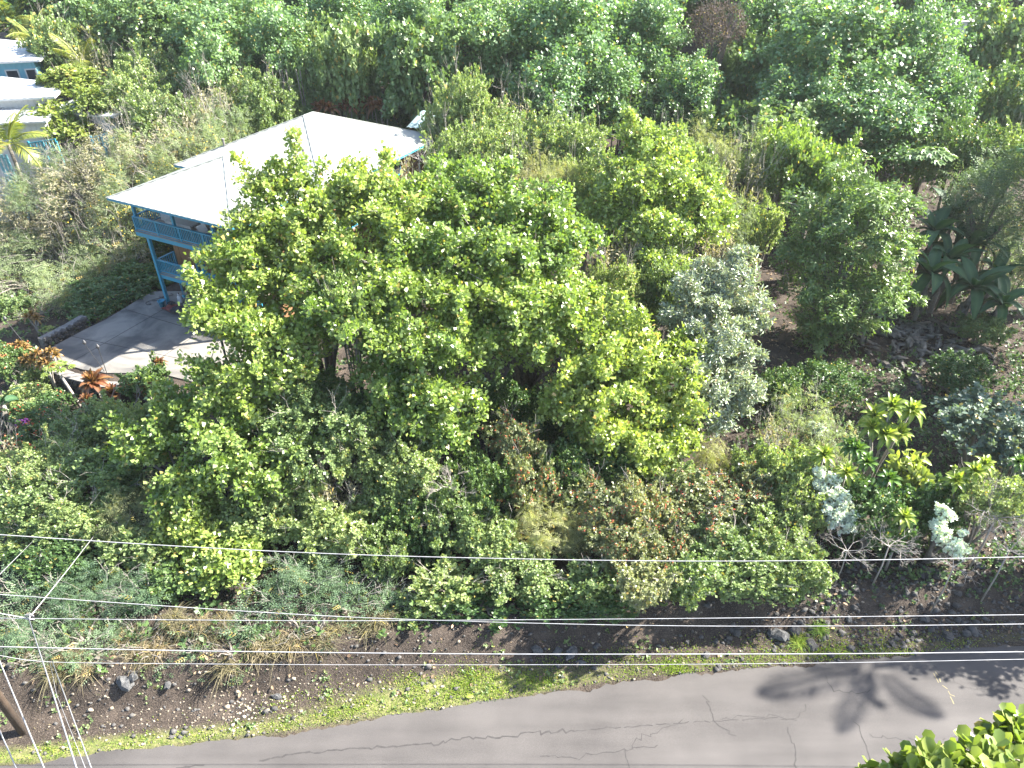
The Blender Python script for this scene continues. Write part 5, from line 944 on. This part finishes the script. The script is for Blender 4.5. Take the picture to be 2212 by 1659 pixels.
# bananas
BL = [leaf_blade('leaf', 'ba', 1., .27, d, seed=i, fold_=.25, curl=.1) for i, d in enumerate((.5, .85, 1.2))]
DL = [leaf_blade('dead_leaf', 'ash', 1., .24, .35+.2*i, seed=i, fold_=.3, curl=.5, tatter=.35, n=12) for i in range(3)]
def banana(u, v, Y, Hs, L, n, label, seed):
    q = at_y(u, v, Y); zg = gz(q[0], q[1]); r = random.Random(seed); t = thing('banana_plant', label, 'banana plant', (q[0], q[1], zg)); h = max(.8, q[2]-zg)
    MB().tube([(0, 0, -.1), (.05, 0, h*.6), (.02, .03, h)], [.16, .13, .08], 9).build('stem', M['pale_bark'], t, True)
    for i in range(n):
        e = .95-1.1*i/(n-1); l = L*r.uniform(.8, 1.1); link('leaf', BL[min(2, int(3*i/n))], t, (0, 0, h-.05), (e, r.uniform(-.3, .3), i*2.4+seed), (l, l, l))
    for i in range(3): link('dead_leaf', DL[i], t, (0, 0, h*.75), (-1.1, r.uniform(-.3, .3), i*2.1+seed), (L*.7,)*3)
banana(2010, 590, 37.5, 3, 2.5, 12, 'banana plant nearest the mango tree with a yellow-edged leaf', 1); banana(2105, 620, 36.5, 3, 2.6, 13, 'broad banana plant in front, right of the yellow-edged one', 4); banana(2020, 500, 40.5, 3.4, 2.6, 12, 'dark banana plant behind, next to the mango tree', 7)
banana(2100, 530, 40, 3.2, 2.6, 9, 'shaded banana plant at the back right', 9); banana(2060, 470, 42, 3, 2.5, 11, 'dark banana plant, rearmost of the clump', 17); banana(2160, 655, 35.6, 3, 2.2, 11, 'low banana plant at the front right of the clump', 19); banana(2050, 560, 38.8, 3, 2.5, 11, 'banana plant in the middle of the clump', 22)
banana(2150, 590, 38.5, 3, 2.4, 8, 'banana plant half hidden by the airy tree', 12); banana(2, 870, 28.2, 2, 1.6, 6, 'small yellowish banana plant at the left edge of the garden', 15)
# heaps of dead banana leaves, each leaf its own
rl = random.Random(8)
for i in range(120):
    u, v = rl.gauss(2040, 70), rl.gauss(745, 45)
    if i % 3 == 0: u, v = rl.gauss(1930, 35), rl.gauss(735, 22)
    if i % 7 == 0: u, v = rl.gauss(2000, 40), rl.gauss(800, 25)
    if u > 2205 or v < 660: continue
    q = at_z(u, v, .95); zg = gz(q[0], q[1]); l = rl.uniform(.9, 1.8)
    o = link('dead_banana_leaf', DL[i % 3], None, (q[0], q[1], zg+rl.uniform(.1, .35)), (rl.uniform(-.25, .2), rl.uniform(-.5, .5), rl.uniform(0, 6.28)), (l, l, l)); tag(o, 'curled grey dead banana leaf in the litter under the banana plants', 'dead leaf', 'dead banana leaves on the ground')
# rosettes of strap leaves
TL = {m: [leaf_blade('leaf', m, 1., w_, d, seed=i, fold_=.25, curl=0., n=6) for i, (d, w_) in enumerate(((.25, .28), (.6, .30), (1.0, .28)))] for m in ('ti', 'td', 'br', 'cr')}
def head(t, p, ax, L, n, mat, seed, flat=1.25):
    r = random.Random(seed); Q = Vector(ax).to_track_quat('Z', 'Y')
    for i in range(n):
        f = i/(n-1); from mathutils import Euler
        e = Euler((1.35-flat*f, 0, 0)).to_quaternion(); z = Euler((0, 0, i*2.399+seed)).to_quaternion(); qq = Q @ z @ e
        o = link('leaf', TL[mat][min(2, int(3*f))], t, p); o.rotation_euler = qq.to_euler(); l = L*r.uniform(.8, 1.1)*(.75+.35*f); o.scale = (l, l, l)
def rosette_px(label, heads, mat, base_uv=None, name='dracaena', cat='plant', L=.80, n=24, stem='pale_bark', flat=1.25, grp=None, bend=.25):
    pts = [at_y(u, v, Y) for u, v, Y in heads]; c = np.mean(pts, 0); b = c if base_uv is None else at_y(*base_uv, c[1]); zg = gz(b[0], c[1]); t = thing(name, label, cat, (b[0], c[1], zg), 0, grp); o = np.array([b[0], c[1], zg]); m = MB()
    for i, p in enumerate(pts):
        e = Vector(p-o); mid = Vector((e.x*.35, e.y*.4, e.z*.55)); m.tube([(0, 0, -.1), mid*.55, mid, mid.lerp(e, .55)+Vector((e.x*.1, 0, -.05)), e], [.05, .045, .04, .035, .03], 6)
        ax = Vector((e.x*.2-.05, e.y*.2-.25, 1)); head(t, e, ax, L, n, mat, i*1.7+u0(label), flat)
    m.build('stem', M[stem], t, True)
def u0(s): return (sum(map(ord, s)) % 60)/10
rosette_px('tall branching rosette plant with yellow-green strap leaves on the slope', [(1925, 880, 22.8), (1968, 888, 22.8), (1885, 925, 22.6), (1912, 940, 22.3), (1940, 938, 22.5), (1890, 900, 23.2)], 'ti', (1898, 985))
rosette_px('bright yellow-green rosette plant left of the dazzling white shrub', [(1780, 985, 21.4)], 'ti', (1770, 1030), L=.7, n=28); rosette_px('yellow-green rosette touching the top of the white shrub', [(1828, 1022, 20.8)], 'ti', (1822, 1060), L=.66, n=26)
rosette_px('darker green rosette plant between the two yellow-green ones', [(1850, 972, 21.8), (1872, 1000, 21.4), (1835, 965, 22)], 'td', (1868, 1030), L=.66); rosette_px('yellow-edged rosette plant in front of the ferny bush', [(1920, 1035, 20.6)], 'td', (1925, 1070), L=.66, n=26)
rosette_px('yellow rosette plant at the right, behind the bare branches', [(2105, 1020, 20.4), (2065, 1040, 20.2), (2125, 1005, 20.8)], 'ti', (2095, 1070), L=.66); rosette_px('low rosette plant with one yellow leaf, above the mint-white shrub', [(1952, 1118, 18.9)], 'ti', (1952, 1140), L=.62, n=24)
rosette_px('dark rosette at the right edge above the blue-green shrub foot', [(2200, 1000, 20.9)], 'td', (2200, 1040), L=.6)
for i, (u, v, Y, lab, L) in enumerate([(205, 828, 29.7, 'large orange bromeliad at the foot of the driveway wall', 1.05), (245, 852, 29.2, 'orange bromeliad right of the large one', .85), (282, 832, 29.6, 'pale orange bromeliad by the wall near the tree', .8), (190, 868, 28.8, 'red-orange bromeliad in front of the large orange one', .7), (318, 838, 29.3, 'orange bromeliad half covered by round leaves', .75), (345, 785, 30.4, 'red bromeliad at the driveway edge under the tree', .5)]):
    rosette_px(lab, [(u, v, Y)], 'br', None, 'bromeliad', 'bromeliad', L, 30, flat=1.1)
for i, (u, v, Y, lab) in enumerate([(82, 765, 31.8, 'yellow-orange croton plant at the corner of the driveway wall'), (60, 775, 31.8, 'orange croton plant left of the wall corner'), (98, 782, 31.2, 'pale croton plant hanging over the wall corner'), (45, 745, 33, 'reddish croton plant at the foot of the leaning left torch'), (112, 760, 31.6, 'small yellow croton plant at the driveway corner'), (70, 680, 36.8, 'pale pinkish ti plant by the low stone wall')]):
    rosette_px(lab, [(u, v, Y), (u+10, v+8, Y-.2), (u-9, v+6, Y)], 'cr', None, 'croton_plant', 'croton', .5, 16)
for i, (u, v, Y, lab) in enumerate([(700, 232, 57.5, 'orange-leaved plant at the left of the bed behind the roof peak'), (745, 228, 58, 'orange-leaved plant in the middle of the bed behind the roof peak'), (790, 222, 58.5, 'orange-leaved plant right of the middle in the bed behind the roof'), (822, 230, 57, 'small orange-leaved plant at the right of the bed behind the roof')]):
    rosette_px(lab, [(u, v, Y), (u+14, v+5, Y-.4), (u-13, v+4, Y+.3)], 'br', None, 'bromeliad', 'bromeliad', 1.0, 14)
# papaya trees: bare trunk, lobed leaves on long stalks
def papaya(u, v, Y, bu, bv, label, L, n, seed, mat='yg'):
    q = at_y(u, v, Y); b = at_z(bu, bv, .6); zg = gz(b[0], b[1]); t = thing('papaya_tree', label, 'papaya tree', (b[0], b[1], zg)); e = Vector((q[0]-b[0], q[1]-b[1], q[2]-zg)); r = random.Random(seed)
    MB().tube([(0, 0, -.1), e*.5, e], [.085, .075, .05], 8).build('trunk', M['pale_bark'], t, True)
    m = MB(); pos, d, nn, ln = [], [], [], []
    for i in range(n):
        a = i*2.4; f = i/n; k = Vector((math.cos(a)*(.3+f), math.sin(a)*(.3+f), .75-.5*f))*L; tip = e+k; m.tube([e, e+k*.5+Vector((0, 0, .05)), tip], .012, 4)
        for j in range(7): b_ = a+(j-3)*.55; pos.append(tip); d.append((math.cos(b_), math.sin(b_), -.25)); nn.append((0, 0, 1)); ln.append(L*.62*(1-.06*abs(j-3)))
    m.build('leaf_stalks', M['ti'], t)
    V, F, k = leaves('oval', np.array([list(p) for p in pos]), np.array(d), np.array(nn, float)+RNG.normal(0, .15, (len(pos), 3)), np.array(ln), np.array(ln)*.9); link('leaves', npmesh('leaves', V, [F], M[mat], RNG.random(len(V))), t)
papaya(124, 800, 30., 178, 884, 'leaning papaya tree with pale bare trunk before the driveway wall', .5, 9, 1); papaya(103, 716, 36, 110, 738, 'tiny papaya seedling beside the low stone wall', .35, 7, 2); papaya(2010, 345, 44, 1990, 395, 'young umbrella-leaved tree on the bare soil at the right', .95, 18, 3, 'mg')
# magenta bougainvillea sprig
q = at_y(48, 912, 27); t = thing('bougainvillea_sprig', 'magenta blossom cluster over the orange-red bushes', 'flower', (q[0], q[1], gz(q[0], q[1])))
MB().tube([(0, 0, 0), (.1, .1, (q[2]-gz(q[0], q[1]))*.6), (0, 0, q[2]-gz(q[0], q[1]))], .02, 5).build('stem', M['bark'], t)
link('blossoms', blobs('blossoms', rnd_dir(60)*[.28, .2, .14], 60, .06, M['magenta'], 1, .03, 2), t, (0, 0, q[2]-gz(q[0], q[1])))
# bare plumeria branches
def bare(u, v, Y, label, seed, ln, lev, rad, spread, tilt, mat='twig', name='bare_plumeria', cat='bare tree', split=2):
    q = at_y(u, v, Y); zg = gz(q[0], q[1]); r = random.Random(seed); t = thing(name, label, cat, (q[0], q[1], zg)); m = MB(); o = Vector((0, 0, q[2]-zg)); m.tube([(0, 0, -.1), o*.5+Vector((.05, 0, 0)), o], [rad*1.9, rad*1.5, rad*1.2], 7)
    for i in range(spread):
        a = i*6.28/spread+r.uniform(-.4, .4); grow(m, r, o.copy(), Vector((math.cos(a)+tilt[0], math.sin(a)+tilt[1], .55)).normalized(), ln, rad, lev, 6, split, .36, .12)
    tag(m.build('branches', M[mat], t, True), kind='stuff')
bare(2150, 1120, 19., 'leafless grey forked tree at the right edge', 4, .46, 5, .021, 7, (-.2, -.2)); bare(1920, 1180, 18.2, 'leafless grey forked bush above the rubble slope', 9, .36, 4, .019, 8, (0, -.2)); bare(1830, 1190, 18.2, 'leafless pale bush beside the last green hedge bush', 12, .36, 4, .015, 7, (.15, -.2)); bare(2060, 1225, 17.6, 'small leafless branch below the mint-white shrub', 15, .34, 3, .015, 5, (0, 0)); bare(2180, 1190, 18, 'leafless grey bush at the right edge over the topmost cable', 18, .42, 4, .018, 6, (-.2, -.1))
bare(975, 1060, 20.6, 'bare grey dead twigs sticking out of the bushes at the lower centre', 21, .42, 3, .016, 5, (0, 0), split=3, name='dead_twig_bush', cat='dead bush'); bare(905, 345, 42.3, 'bleached curly dead branches against the right end of the roof', 24, .5, 3, .02, 6, (0, 0), name='dead_twig_bush', cat='dead bush'); bare(860, 820, 24.6, 'grey dead branch in the grove left of the dark hollow', 27, .35, 2, .014, 3, (0, -.3), name='dead_twig_bush', cat='dead bush'); bare(850, 610, 27., 'upright pale dead branch in the grove middle', 30, .5, 2, .016, 3, (0, -.2), name='dead_twig_bush', cat='dead bush')
# trunks and hanging roots in the dark gaps
def stems(u0_, v0_, u1_, v1_, Y, n, label, seed, rad=.05):
    r = random.Random(seed); c = at_y((u0_+u1_)/2, v1_, Y); zg = gz(c[0], c[1]); t = thing('thin_trunks', label, 'tree trunk', (c[0], c[1], zg))
    for i in range(n):
        a = at_y(r.uniform(u0_, u1_), v0_, Y+r.uniform(-1, 1)); x = a[0]-c[0]+r.gauss(0, .3); y = a[1]-c[1]; top = Vector((a[0]-c[0], y, a[2]-zg)); MB().tube([(x, y, -.3), Vector((x, y, 0)).lerp(top, .5)+Vector((r.gauss(0, .12), 0, 0)), top], [rad*r.uniform(.7, 1.4), rad, rad*.7], 5).build('trunk', M['bark'], t)
stems(585, 150, 660, 215, 58.5, 11, 'slender trunks and hanging roots in the shade left of the roof peak', 1, .06); stems(1330, 180, 1450, 240, 57, 12, 'thin trunks standing in the dark gap below the layered boughs', 2, .06); stems(1490, 180, 1560, 250, 56, 9, 'thin pale trunks in the shade below the withered tree', 3, .05); stems(90, 480, 230, 590, 45.5, 16, 'slender bare stems of the dry bushes on the left slope', 4, .025); stems(330, 300, 480, 360, 50.5, 8, 'grey stems poking from bushes above the roof edge', 5, .02)

# ------------------------------------------------------------------ foreground tree close to the drone, lower right: every leaf its own
r = random.Random(5); lf = [npmesh('leaf', *(lambda V, F: (V*[.2, .2, .2], [F]))(*fold(.42, ((.95, .42), (.85, .85)), .05*i, .12)), M['yg'], np.linspace(0, .5, 6)+.1*i) for i in range(3)]
t = thing('foreground_tree', 'sunlit yellow-green leaves of a near tree at the lower right corner', 'tree', (7.2, 3.2, gz(7.2, 3.2)))
o = np.array([7.2, 3.2, gz(7.2, 3.2)]); BIG = [(2005, 1655, 8.8, 42), (2060, 1675, 8.6, 40), (2110, 1650, 8.8, 48), (2170, 1610, 9.2, 34), (2200, 1575, 9.4, 28), (2205, 1650, 8.8, 45), (1945, 1690, 8.8, 36), (1880, 1695, 9., 34), (2150, 1700, 8.4, 55)]
ends = []; T, A = [], []
for (u, v, dp, rr_) in BIG:
    c = _C+ray(u, v)*dp; R = rr_*dp/FPX; ends.append(Vector(c-o)); d = rnd_dir(14); d[:, 2] = np.abs(d[:, 2])*1.1-.25; d = nrm(d); T.append(c-o+d*R*RNG.uniform(.55, 1.1, 14)[:, None]); A.append(nrm(d*.5+[0, 0, .7]))
T, A = np.concatenate(T), np.concatenate(A); pos, d, n, idx = rosettes(T, A, 6, 1.15, .16)
vis = np.argsort(-RNG.random(len(pos)))
for q in vis[:300]:
    y = Vector(d[q]); z = Vector(n[q]); x = y.cross(z).normalized(); z = x.cross(y); from mathutils import Matrix
    ob = link('leaf', lf[q % 3], t, pos[q]); ob.rotation_euler = Matrix((x, y, z)).transposed().to_euler(); s = RNG.uniform(.65, 1.05); ob.scale = (s, s, s)
rest = vis[300:]; V, F, m = leaves('round', pos[rest], d[rest], n[rest], np.full(len(rest), .17), np.full(len(rest), .17)); tag(link('crown', npmesh('crown', V, [F], M['yg'], np.repeat(RNG.random(len(rest)), m)), t), kind='stuff')
link('trunk', limbs((0, 0, 0), ends, .16, 3, M['bark'], 'trunk', .05), t)
m = MB()
for i in range(len(T)): e = Vector(T[i]); c = min(ends, key=lambda q: (q-e).length); m.tube([c, c.lerp(e, .5)+Vector((0, 0, .03)), e], [.016, .012, .006], 4, False)
tag(m.build('branches', M['bark'], t), kind='stuff')

# trees just outside the right edge that shade the slope
plant('fc', 0, 0, 0, 0, 26, 'leafy tree beyond the right picture edge that shades the banana litter', xyz=(33, 39.2, 10.6, 4.2, 4.2, 3.6)); plant('fc', 0, 0, 0, 0, 24, 'leafy tree beyond the right picture edge that shades the vine-covered slope', xyz=(28.6, 28.8, 8., 3.8, 3.8, 3.2)); plant('fc', 0, 0, 0, 0, 20, 'leafy tree beyond the right picture edge that shades the rubble bank', xyz=(22.8, 18.2, 4.6, 2.2, 1.8, 2.0))

# ------------------------------------------------------------------ ground cover, grass, stones
def inside_house(x, y): s, t = to_house(x, y); return (s > -1.2) & (s < 11.2) & (t > -6.7) & (t < 18)
def scatter(n, x0, x1, y0, y1, dmin=1.9, dens=None):
    x, y = RNG.uniform(x0, x1, n), RNG.uniform(y0, y1, n); ok = (y-yedge(x) > dmin) & ~inside_house(x, y)
    if dens is not None: ok &= RNG.random(n) < dens(x, y)
    x, y = x[ok], y[ok]; return np.stack([x, y, ground(x, y)], -1)
def pxuv(x, y, z): q = np.stack([x, y, z-CAMZ], -1); dp = q@_F; return 1106+FPX*q[..., 0]/dp, 829.5-FPX*(q@_U)/dp
def clear(x, y):   # bare soil and litter clearings
    u, v = pxuv(x, y, ground(x, y)); c = np.exp(-(((u-1930)/110)**2+((v-370)/45)**2)) + np.exp(-(((u-1700)/130)**2+((v-770)/45)**2)) + np.exp(-(((u-1690)/45)**2+((v-570)/70)**2)) + np.exp(-(((u-2010)/110)**2+((v-740)/55)**2)) + .8*np.exp(-(((u-1850)/110)**2+((v-1290)/60)**2))
    return np.clip(c, 0, 1)
def patchy(x, y): return .5+.5*np.sin(x*1.1+1.3*np.sin(y*.7))*np.sin(y*.9+1.1*np.sin(x*.8))
P = scatter(16000, -34, 36, 14, 62, 2.2, lambda x, y: (.35+.65*patchy(x, y))*(1-clear(x, y)))
hgt = np.abs(RNG.normal(0, .35, len(P)))*(.4+patchy(P[:, 0]*.8, P[:, 1]*.8)); T = P+np.stack([0*hgt, 0*hgt, hgt+.06], -1); pos, d, n, idx = rosettes(T, nrm(np.array([[0, 0, 1.]])+RNG.normal(0, .3, (len(T), 3))), 5, 1.1, .16)
V, F, m = leaves('dia', pos, d, n, RNG.uniform(.12, .28, len(pos)), RNG.uniform(.16, .30, len(pos))); tag(link('undergrowth', npmesh('undergrowth', V, [F], M['ug'], np.repeat(np.clip(RNG.random(len(pos))*.5+.5*patchy(pos[:, 0]*2, pos[:, 1]*2), 0, 1), m))), 'dark leafy ground cover under the trees and over the slope', 'ground cover', kind='stuff')
P = scatter(12000, 10, 36, 14, 34, 1.7, lambda x, y: (.3+.7*patchy(x*1.6, y*1.6))*(1-clear(x, y)))
T = P+[0, 0, .1]+np.abs(RNG.normal(0, .14, len(P)))[:, None]*[0, 0, 1]; pos, d, n, idx = rosettes(T, nrm(np.array([[0, 0, 1.]])+RNG.normal(0, .3, (len(T), 3))), 5, 1.1, .1)
V, F, m = leaves('dia', pos, d, n, RNG.uniform(.08, .15, len(pos)), RNG.uniform(.12, .2, len(pos))); tag(link('creeping_vines', npmesh('creeping_vines', V, [F], M['hb'], np.repeat(RNG.random(len(pos)), m))), 'small-leaved creeping vines over the lava rubble slope at the right', 'vines', kind='stuff')
# fallen leaves
P = scatter(26000, -30, 36, 14.2, 50, .4, lambda x, y: .25+.75*clear(x, y)); pos = P+[0, 0, .03]; d = RNG.normal(0, 1, P.shape)*[1, 1, .25]; n = np.array([[0, 0, 1.]])+RNG.normal(0, .35, P.shape)
V, F, m = leaves('oval', pos, d, n, RNG.uniform(.10, .24, len(pos)), RNG.uniform(.10, .22, len(pos))); tag(link('fallen_leaves', npmesh('fallen_leaves', V, [F], M['lit'], np.repeat(RNG.random(len(pos))**1.5, m))), 'brown fallen leaves on the bare soil and the dirt bank', 'leaf litter', kind='stuff')
# verge grass
def gdens(x, y):
    u, v = pxuv(x, y, ground(x, y)); dd = y-yedge(x); g = np.exp(-((u-960)/250)**2)*np.exp(-((dd-.65)/.6)**2)*1.0 + np.exp(-((u-230)/330)**2)*np.exp(-((dd-.25)/.22)**2)*.5 + np.exp(-((u-1530)/200)**2)*np.exp(-((dd-.3)/.6)**2)*.6 + np.exp(-((u-1900)/150)**2)*np.exp(-((dd-.3)/.5)**2)*.8
    return np.clip(g*(.08+1.3*patchy(x*2.3, y*2.9)*patchy(x*.9+1, y*4.1+2)*1.3), 0, 1)
P = scatter(620000, -18, 22, 11.5, 19, .04, gdens); d = np.array([[0, 0, 1.]])+RNG.normal(0, .55, P.shape); n = RNG.normal(0, 1, P.shape)
V, F, m = leaves('blade', P, d, n, RNG.uniform(.04, .10, len(P)), RNG.uniform(.20, .36, len(P))); tag(link('verge_grass', npmesh('verge_grass', V, [F], M['gr'], np.repeat(RNG.random(len(P)), m))), 'short green grass along the road verge', 'grass', kind='stuff')
P = scatter(26000, -20, 22, 11.5, 20, .1, lambda x, y: .45*np.exp(-((y-yedge(x)-.6)/.7)**2)*(.3+patchy(x*3, y*2))); d = np.array([[0, 0, .7]])+RNG.normal(0, .6, P.shape); n = RNG.normal(0, 1, P.shape)
V, F, m = leaves('blade', P, d, n, RNG.uniform(.05, .15, len(P)), RNG.uniform(.15, .3, len(P))); tag(link('dry_grass', npmesh('dry_grass', V, [F], M['dg'], np.repeat(RNG.random(len(P)), m))), 'dry straw-coloured grass along the road verge', 'grass', kind='stuff')
# small weeds on the verge and bank
P = scatter(9000, -18, 24, 11.5, 21, .2, lambda x, y: (patchy(x*2.1+2, y*2.3) > .72)*.8); T = P+[0, 0, .05]; pos, d, n, idx = rosettes(T, nrm(np.array([[0, 0, 1.]])+RNG.normal(0, .2, (len(T), 3))), 5, 1.2, .05)
V, F, m = leaves('dia', pos, d, n, RNG.uniform(.05, .11, len(pos)), RNG.uniform(.08, .14, len(pos))); tag(link('verge_weeds', npmesh('verge_weeds', V, [F], M['sh'], np.repeat(RNG.random(len(pos)), m))), 'small leafy weeds scattered on the dirt bank', 'weeds', kind='stuff')
# dry grass clumps that hang over the bank, each a thing
def tuft_mesh(seed, n=240):
    p = RNG.normal(0, .12, (n, 3))*[1, 1, .2]; d = nrm(np.array([[0, 0, .8]])+RNG.normal(0, .5, (n, 3))); V, F, m = [], [], 0
    ln = RNG.uniform(.28, .6, n); side = nrm(np.cross(d, RNG.normal(0, 1, (n, 3)))); W = []
    for s in (0, .4, .75, 1.): q = p+d*(ln*s)[:, None]+np.stack([d[:, 0]*ln*.5*s*s, d[:, 1]*ln*.5*s*s, -ln*.75*s*s], -1); w_ = .010*(1-s*.9); W += [q-side*w_, q+side*w_]
    V = np.stack(W, 1).reshape(-1, 3); F = np.array([(0, 1, 3, 2), (2, 3, 5, 4), (4, 5, 7, 6)])[None]+(np.arange(n)*8)[:, None, None]
    return npmesh('blades', V, [F.reshape(-1, 4)], M['dg' if seed % 3 else 'gr'], np.repeat(RNG.random(n), 8))
TUFT = [tuft_mesh(i) for i in (1, 2, 4, 3)]
rt = random.Random(6)
for i, (u, v, Y) in enumerate([(285, 1385, 15.6), (260, 1370, 15.8), (320, 1440, 15), (300, 1420, 15.2), (390, 1350, 16), (430, 1340, 16.1), (450, 1370, 15.8), (370, 1330, 16.3), (480, 1330, 16.3), (500, 1460, 14.9), (600, 1410, 15.5), (640, 1400, 15.6), (750, 1340, 16.4), (790, 1350, 16.3), (730, 1360, 16.2), (130, 1470, 14.6), (160, 1440, 14.9), (70, 1430, 15.1), (200, 1470, 14.6), (340, 1400, 15.4), (700, 1400, 15.7), (560, 1420, 15.4), (150, 1490, 14.5), (820, 1330, 16.5)]):
    q = at_y(u, v, Y); zg = gz(q[0], q[1]); t = thing('grass_clump', 'dry drooping grass clump among the feathery bushes over the dirt bank', 'grass clump', (q[0], q[1], zg), 0, 'dry grass clumps over the bank')
    s = rt.uniform(.9, 1.5); link('blades', TUFT[i % 3], t, (0, 0, max(.05, q[2]-zg-.2)), (0, 0, rt.uniform(0, 6)), (s, s, s))
for (u, v, Y, lab) in ((1795, 1290, 16.9, 'green and straw grass tuft at the right end of the hedge'), (1745, 1335, 16.4, 'small green grass tuft below the last hedge bush')):
    q = at_y(u, v, Y); t = thing('grass_clump', lab, 'grass clump', (q[0], q[1], gz(q[0], q[1]))); link('blades', TUFT[3], t, (0, 0, .05), (0, 0, 1.), (1, 1, 1))
# stones
def stones_stuff(name, label, n, dens, size, mat, x0, x1, y0, y1, dmin=.05):
    P = scatter(n, x0, x1, y0, y1, dmin, dens); k = len(P); O = np.array([(1, 0, 0), (.2, .9, .1), (-.9, .3, 0), (-.3, -.9, .1), (0, .1, .8), (0, 0, -.5)]); F = np.array([(0, 1, 4), (1, 2, 4), (2, 3, 4), (3, 0, 4), (1, 0, 5), (2, 1, 5), (3, 2, 5), (0, 3, 5)])
    s = RNG.gamma(2.2, size/2.2, k); a = RNG.uniform(0, 6.28, k); ca, sa = np.cos(a)[:, None], np.sin(a)[:, None]; V = O[None]*(1+RNG.normal(0, .22, (k, 6, 3))); X = V[..., 0]*ca-V[..., 1]*sa; Y = V[..., 0]*sa+V[..., 1]*ca
    W = np.stack([X, Y*.8, V[..., 2]*.75], -1)*s[:, None, None]+P[:, None]; tag(link(name, npmesh(name, W.reshape(-1, 3), [(F[None]+(np.arange(k)*6)[:, None, None]).reshape(-1, 3)], M[mat])), label, 'stones', kind='stuff')
def du(f):
    def g(x, y): u, v = pxuv(x, y, ground(x, y)); return np.clip(f(u, v, y-yedge(x)), 0, 1)
    return g
stones_stuff('pebbles', 'tan and grey pebbles on the left road verge', 16000, du(lambda u, v, d: np.exp(-((u-560)/200)**2)*np.exp(-((d-.9)/.8)**2)+.2*np.exp(-((u-350)/420)**2)+.06), .035, 'pebble', -18, 14, 11.5, 18)
stones_stuff('lava_gravel', 'dark lava gravel on the bank and rubble slope at the right', 26000, du(lambda u, v, d: .9*sst(1500, 1800, u)*np.exp(-((d-1.3)/2.2)**2)+.22), .05, 'lava', -18, 28, 11.5, 21)
rk = random.Random(12)
for i in range(170):
    u, v = rk.uniform(1660, 2230), rk.uniform(1235, 1425)
    if i % 5 == 0: u, v = rk.uniform(1450, 1800), rk.uniform(1350, 1440)
    q = at_z(u, v, .5); e = float(yedge(q[0]))
    if q[1] < e+.15: continue
    s = rk.uniform(.05, .13)*(1.7 if rk.random() < .12 else 1); tag(link('lava_rock', STONE[i % 6].copy() if False else STONE[i % 6], None, (q[0], q[1], gz(q[0], q[1])+s*.25), (rk.uniform(-.4, .4), rk.uniform(-.4, .4), rk.uniform(0, 6)), (s*rk.uniform(.8, 1.4), s, s*.8)), 'loose dark lava rock on the rubble bank at the right', 'rock', 'lava rocks on the rubble bank')
for (u, v, s, lab) in [(1690, 1365, .30, 'large pale grey boulder on the bank below the last hedge bush'), (1672, 1358, .20, 'grey boulder leaning on the large pale one'), (1235, 1402, .26, 'pale weathered rock in the bank below the fourth cable, right of centre'), (1205, 1400, .18, 'jagged white-edged rock next to the pale weathered one'), (1160, 1398, .22, 'dark grey rock left of the jagged white-edged one'), (1255, 1420, .14, 'small bluish rock at the right of the weathered rocks'),
                      (275, 1488, .28, 'long grey stone half buried in the dirt bank at the left'), (300, 1478, .22, 'pale-topped stone right of the long grey one in the bank'), (365, 1485, .16, 'grey stone in the dirt bank under the small feathery bush'), (595, 1495, .14, 'dark rock on the dirt bank left of centre'), (1835, 1330, .14, 'grey rock at the grass tuft on the rubble slope'), (1815, 1300, .16, 'grey stone at the top of the rubble near the hedge end'), (2100, 1250, .2, 'grey rock under the bare branches at the right')]:
    q = at_z(u, v, .45); tag(link('boulder', GREY[int(u) % 4], None, (q[0], q[1], gz(q[0], q[1])+s*.3), (.2, -.2, u*.1), (s*1.1, s*.8, s*.6)), lab, 'rock')
q = at_z(1022, 1502, .1); lfy = leaf_blade('yellow_leaf', 'ti', .28, .16, .2, seed=3); tag(link('yellow_leaf', lfy, None, (q[0], q[1], gz(q[0], q[1])+.06), (.1, .1, 2), (1, 1, 1)), 'single yellow leaf lying on the green verge grass', 'leaf')

# ------------------------------------------------------------------ thin marine haze
hm = bpy.data.materials.new('haze'); hm.use_nodes = True; t = hm.node_tree; t.nodes.remove(t.nodes['Principled BSDF'])
pv = t.nodes.new('ShaderNodeVolumePrincipled'); pv.inputs['Color'].default_value = (.92, .95, 1, 1); pv.inputs['Density'].default_value = .0002; pv.inputs['Anisotropy'].default_value = .3
t.links.new(pv.outputs[0], t.nodes['Material Output'].inputs['Volume'])
hz = MB().box(-1100, 1100, -1100, 1100, -3, 25).build('haze', hm); hz['kind'] = 'stuff'; hz['label'] = 'thin pale haze in the air'
SC.cycles.volume_bounces = 1
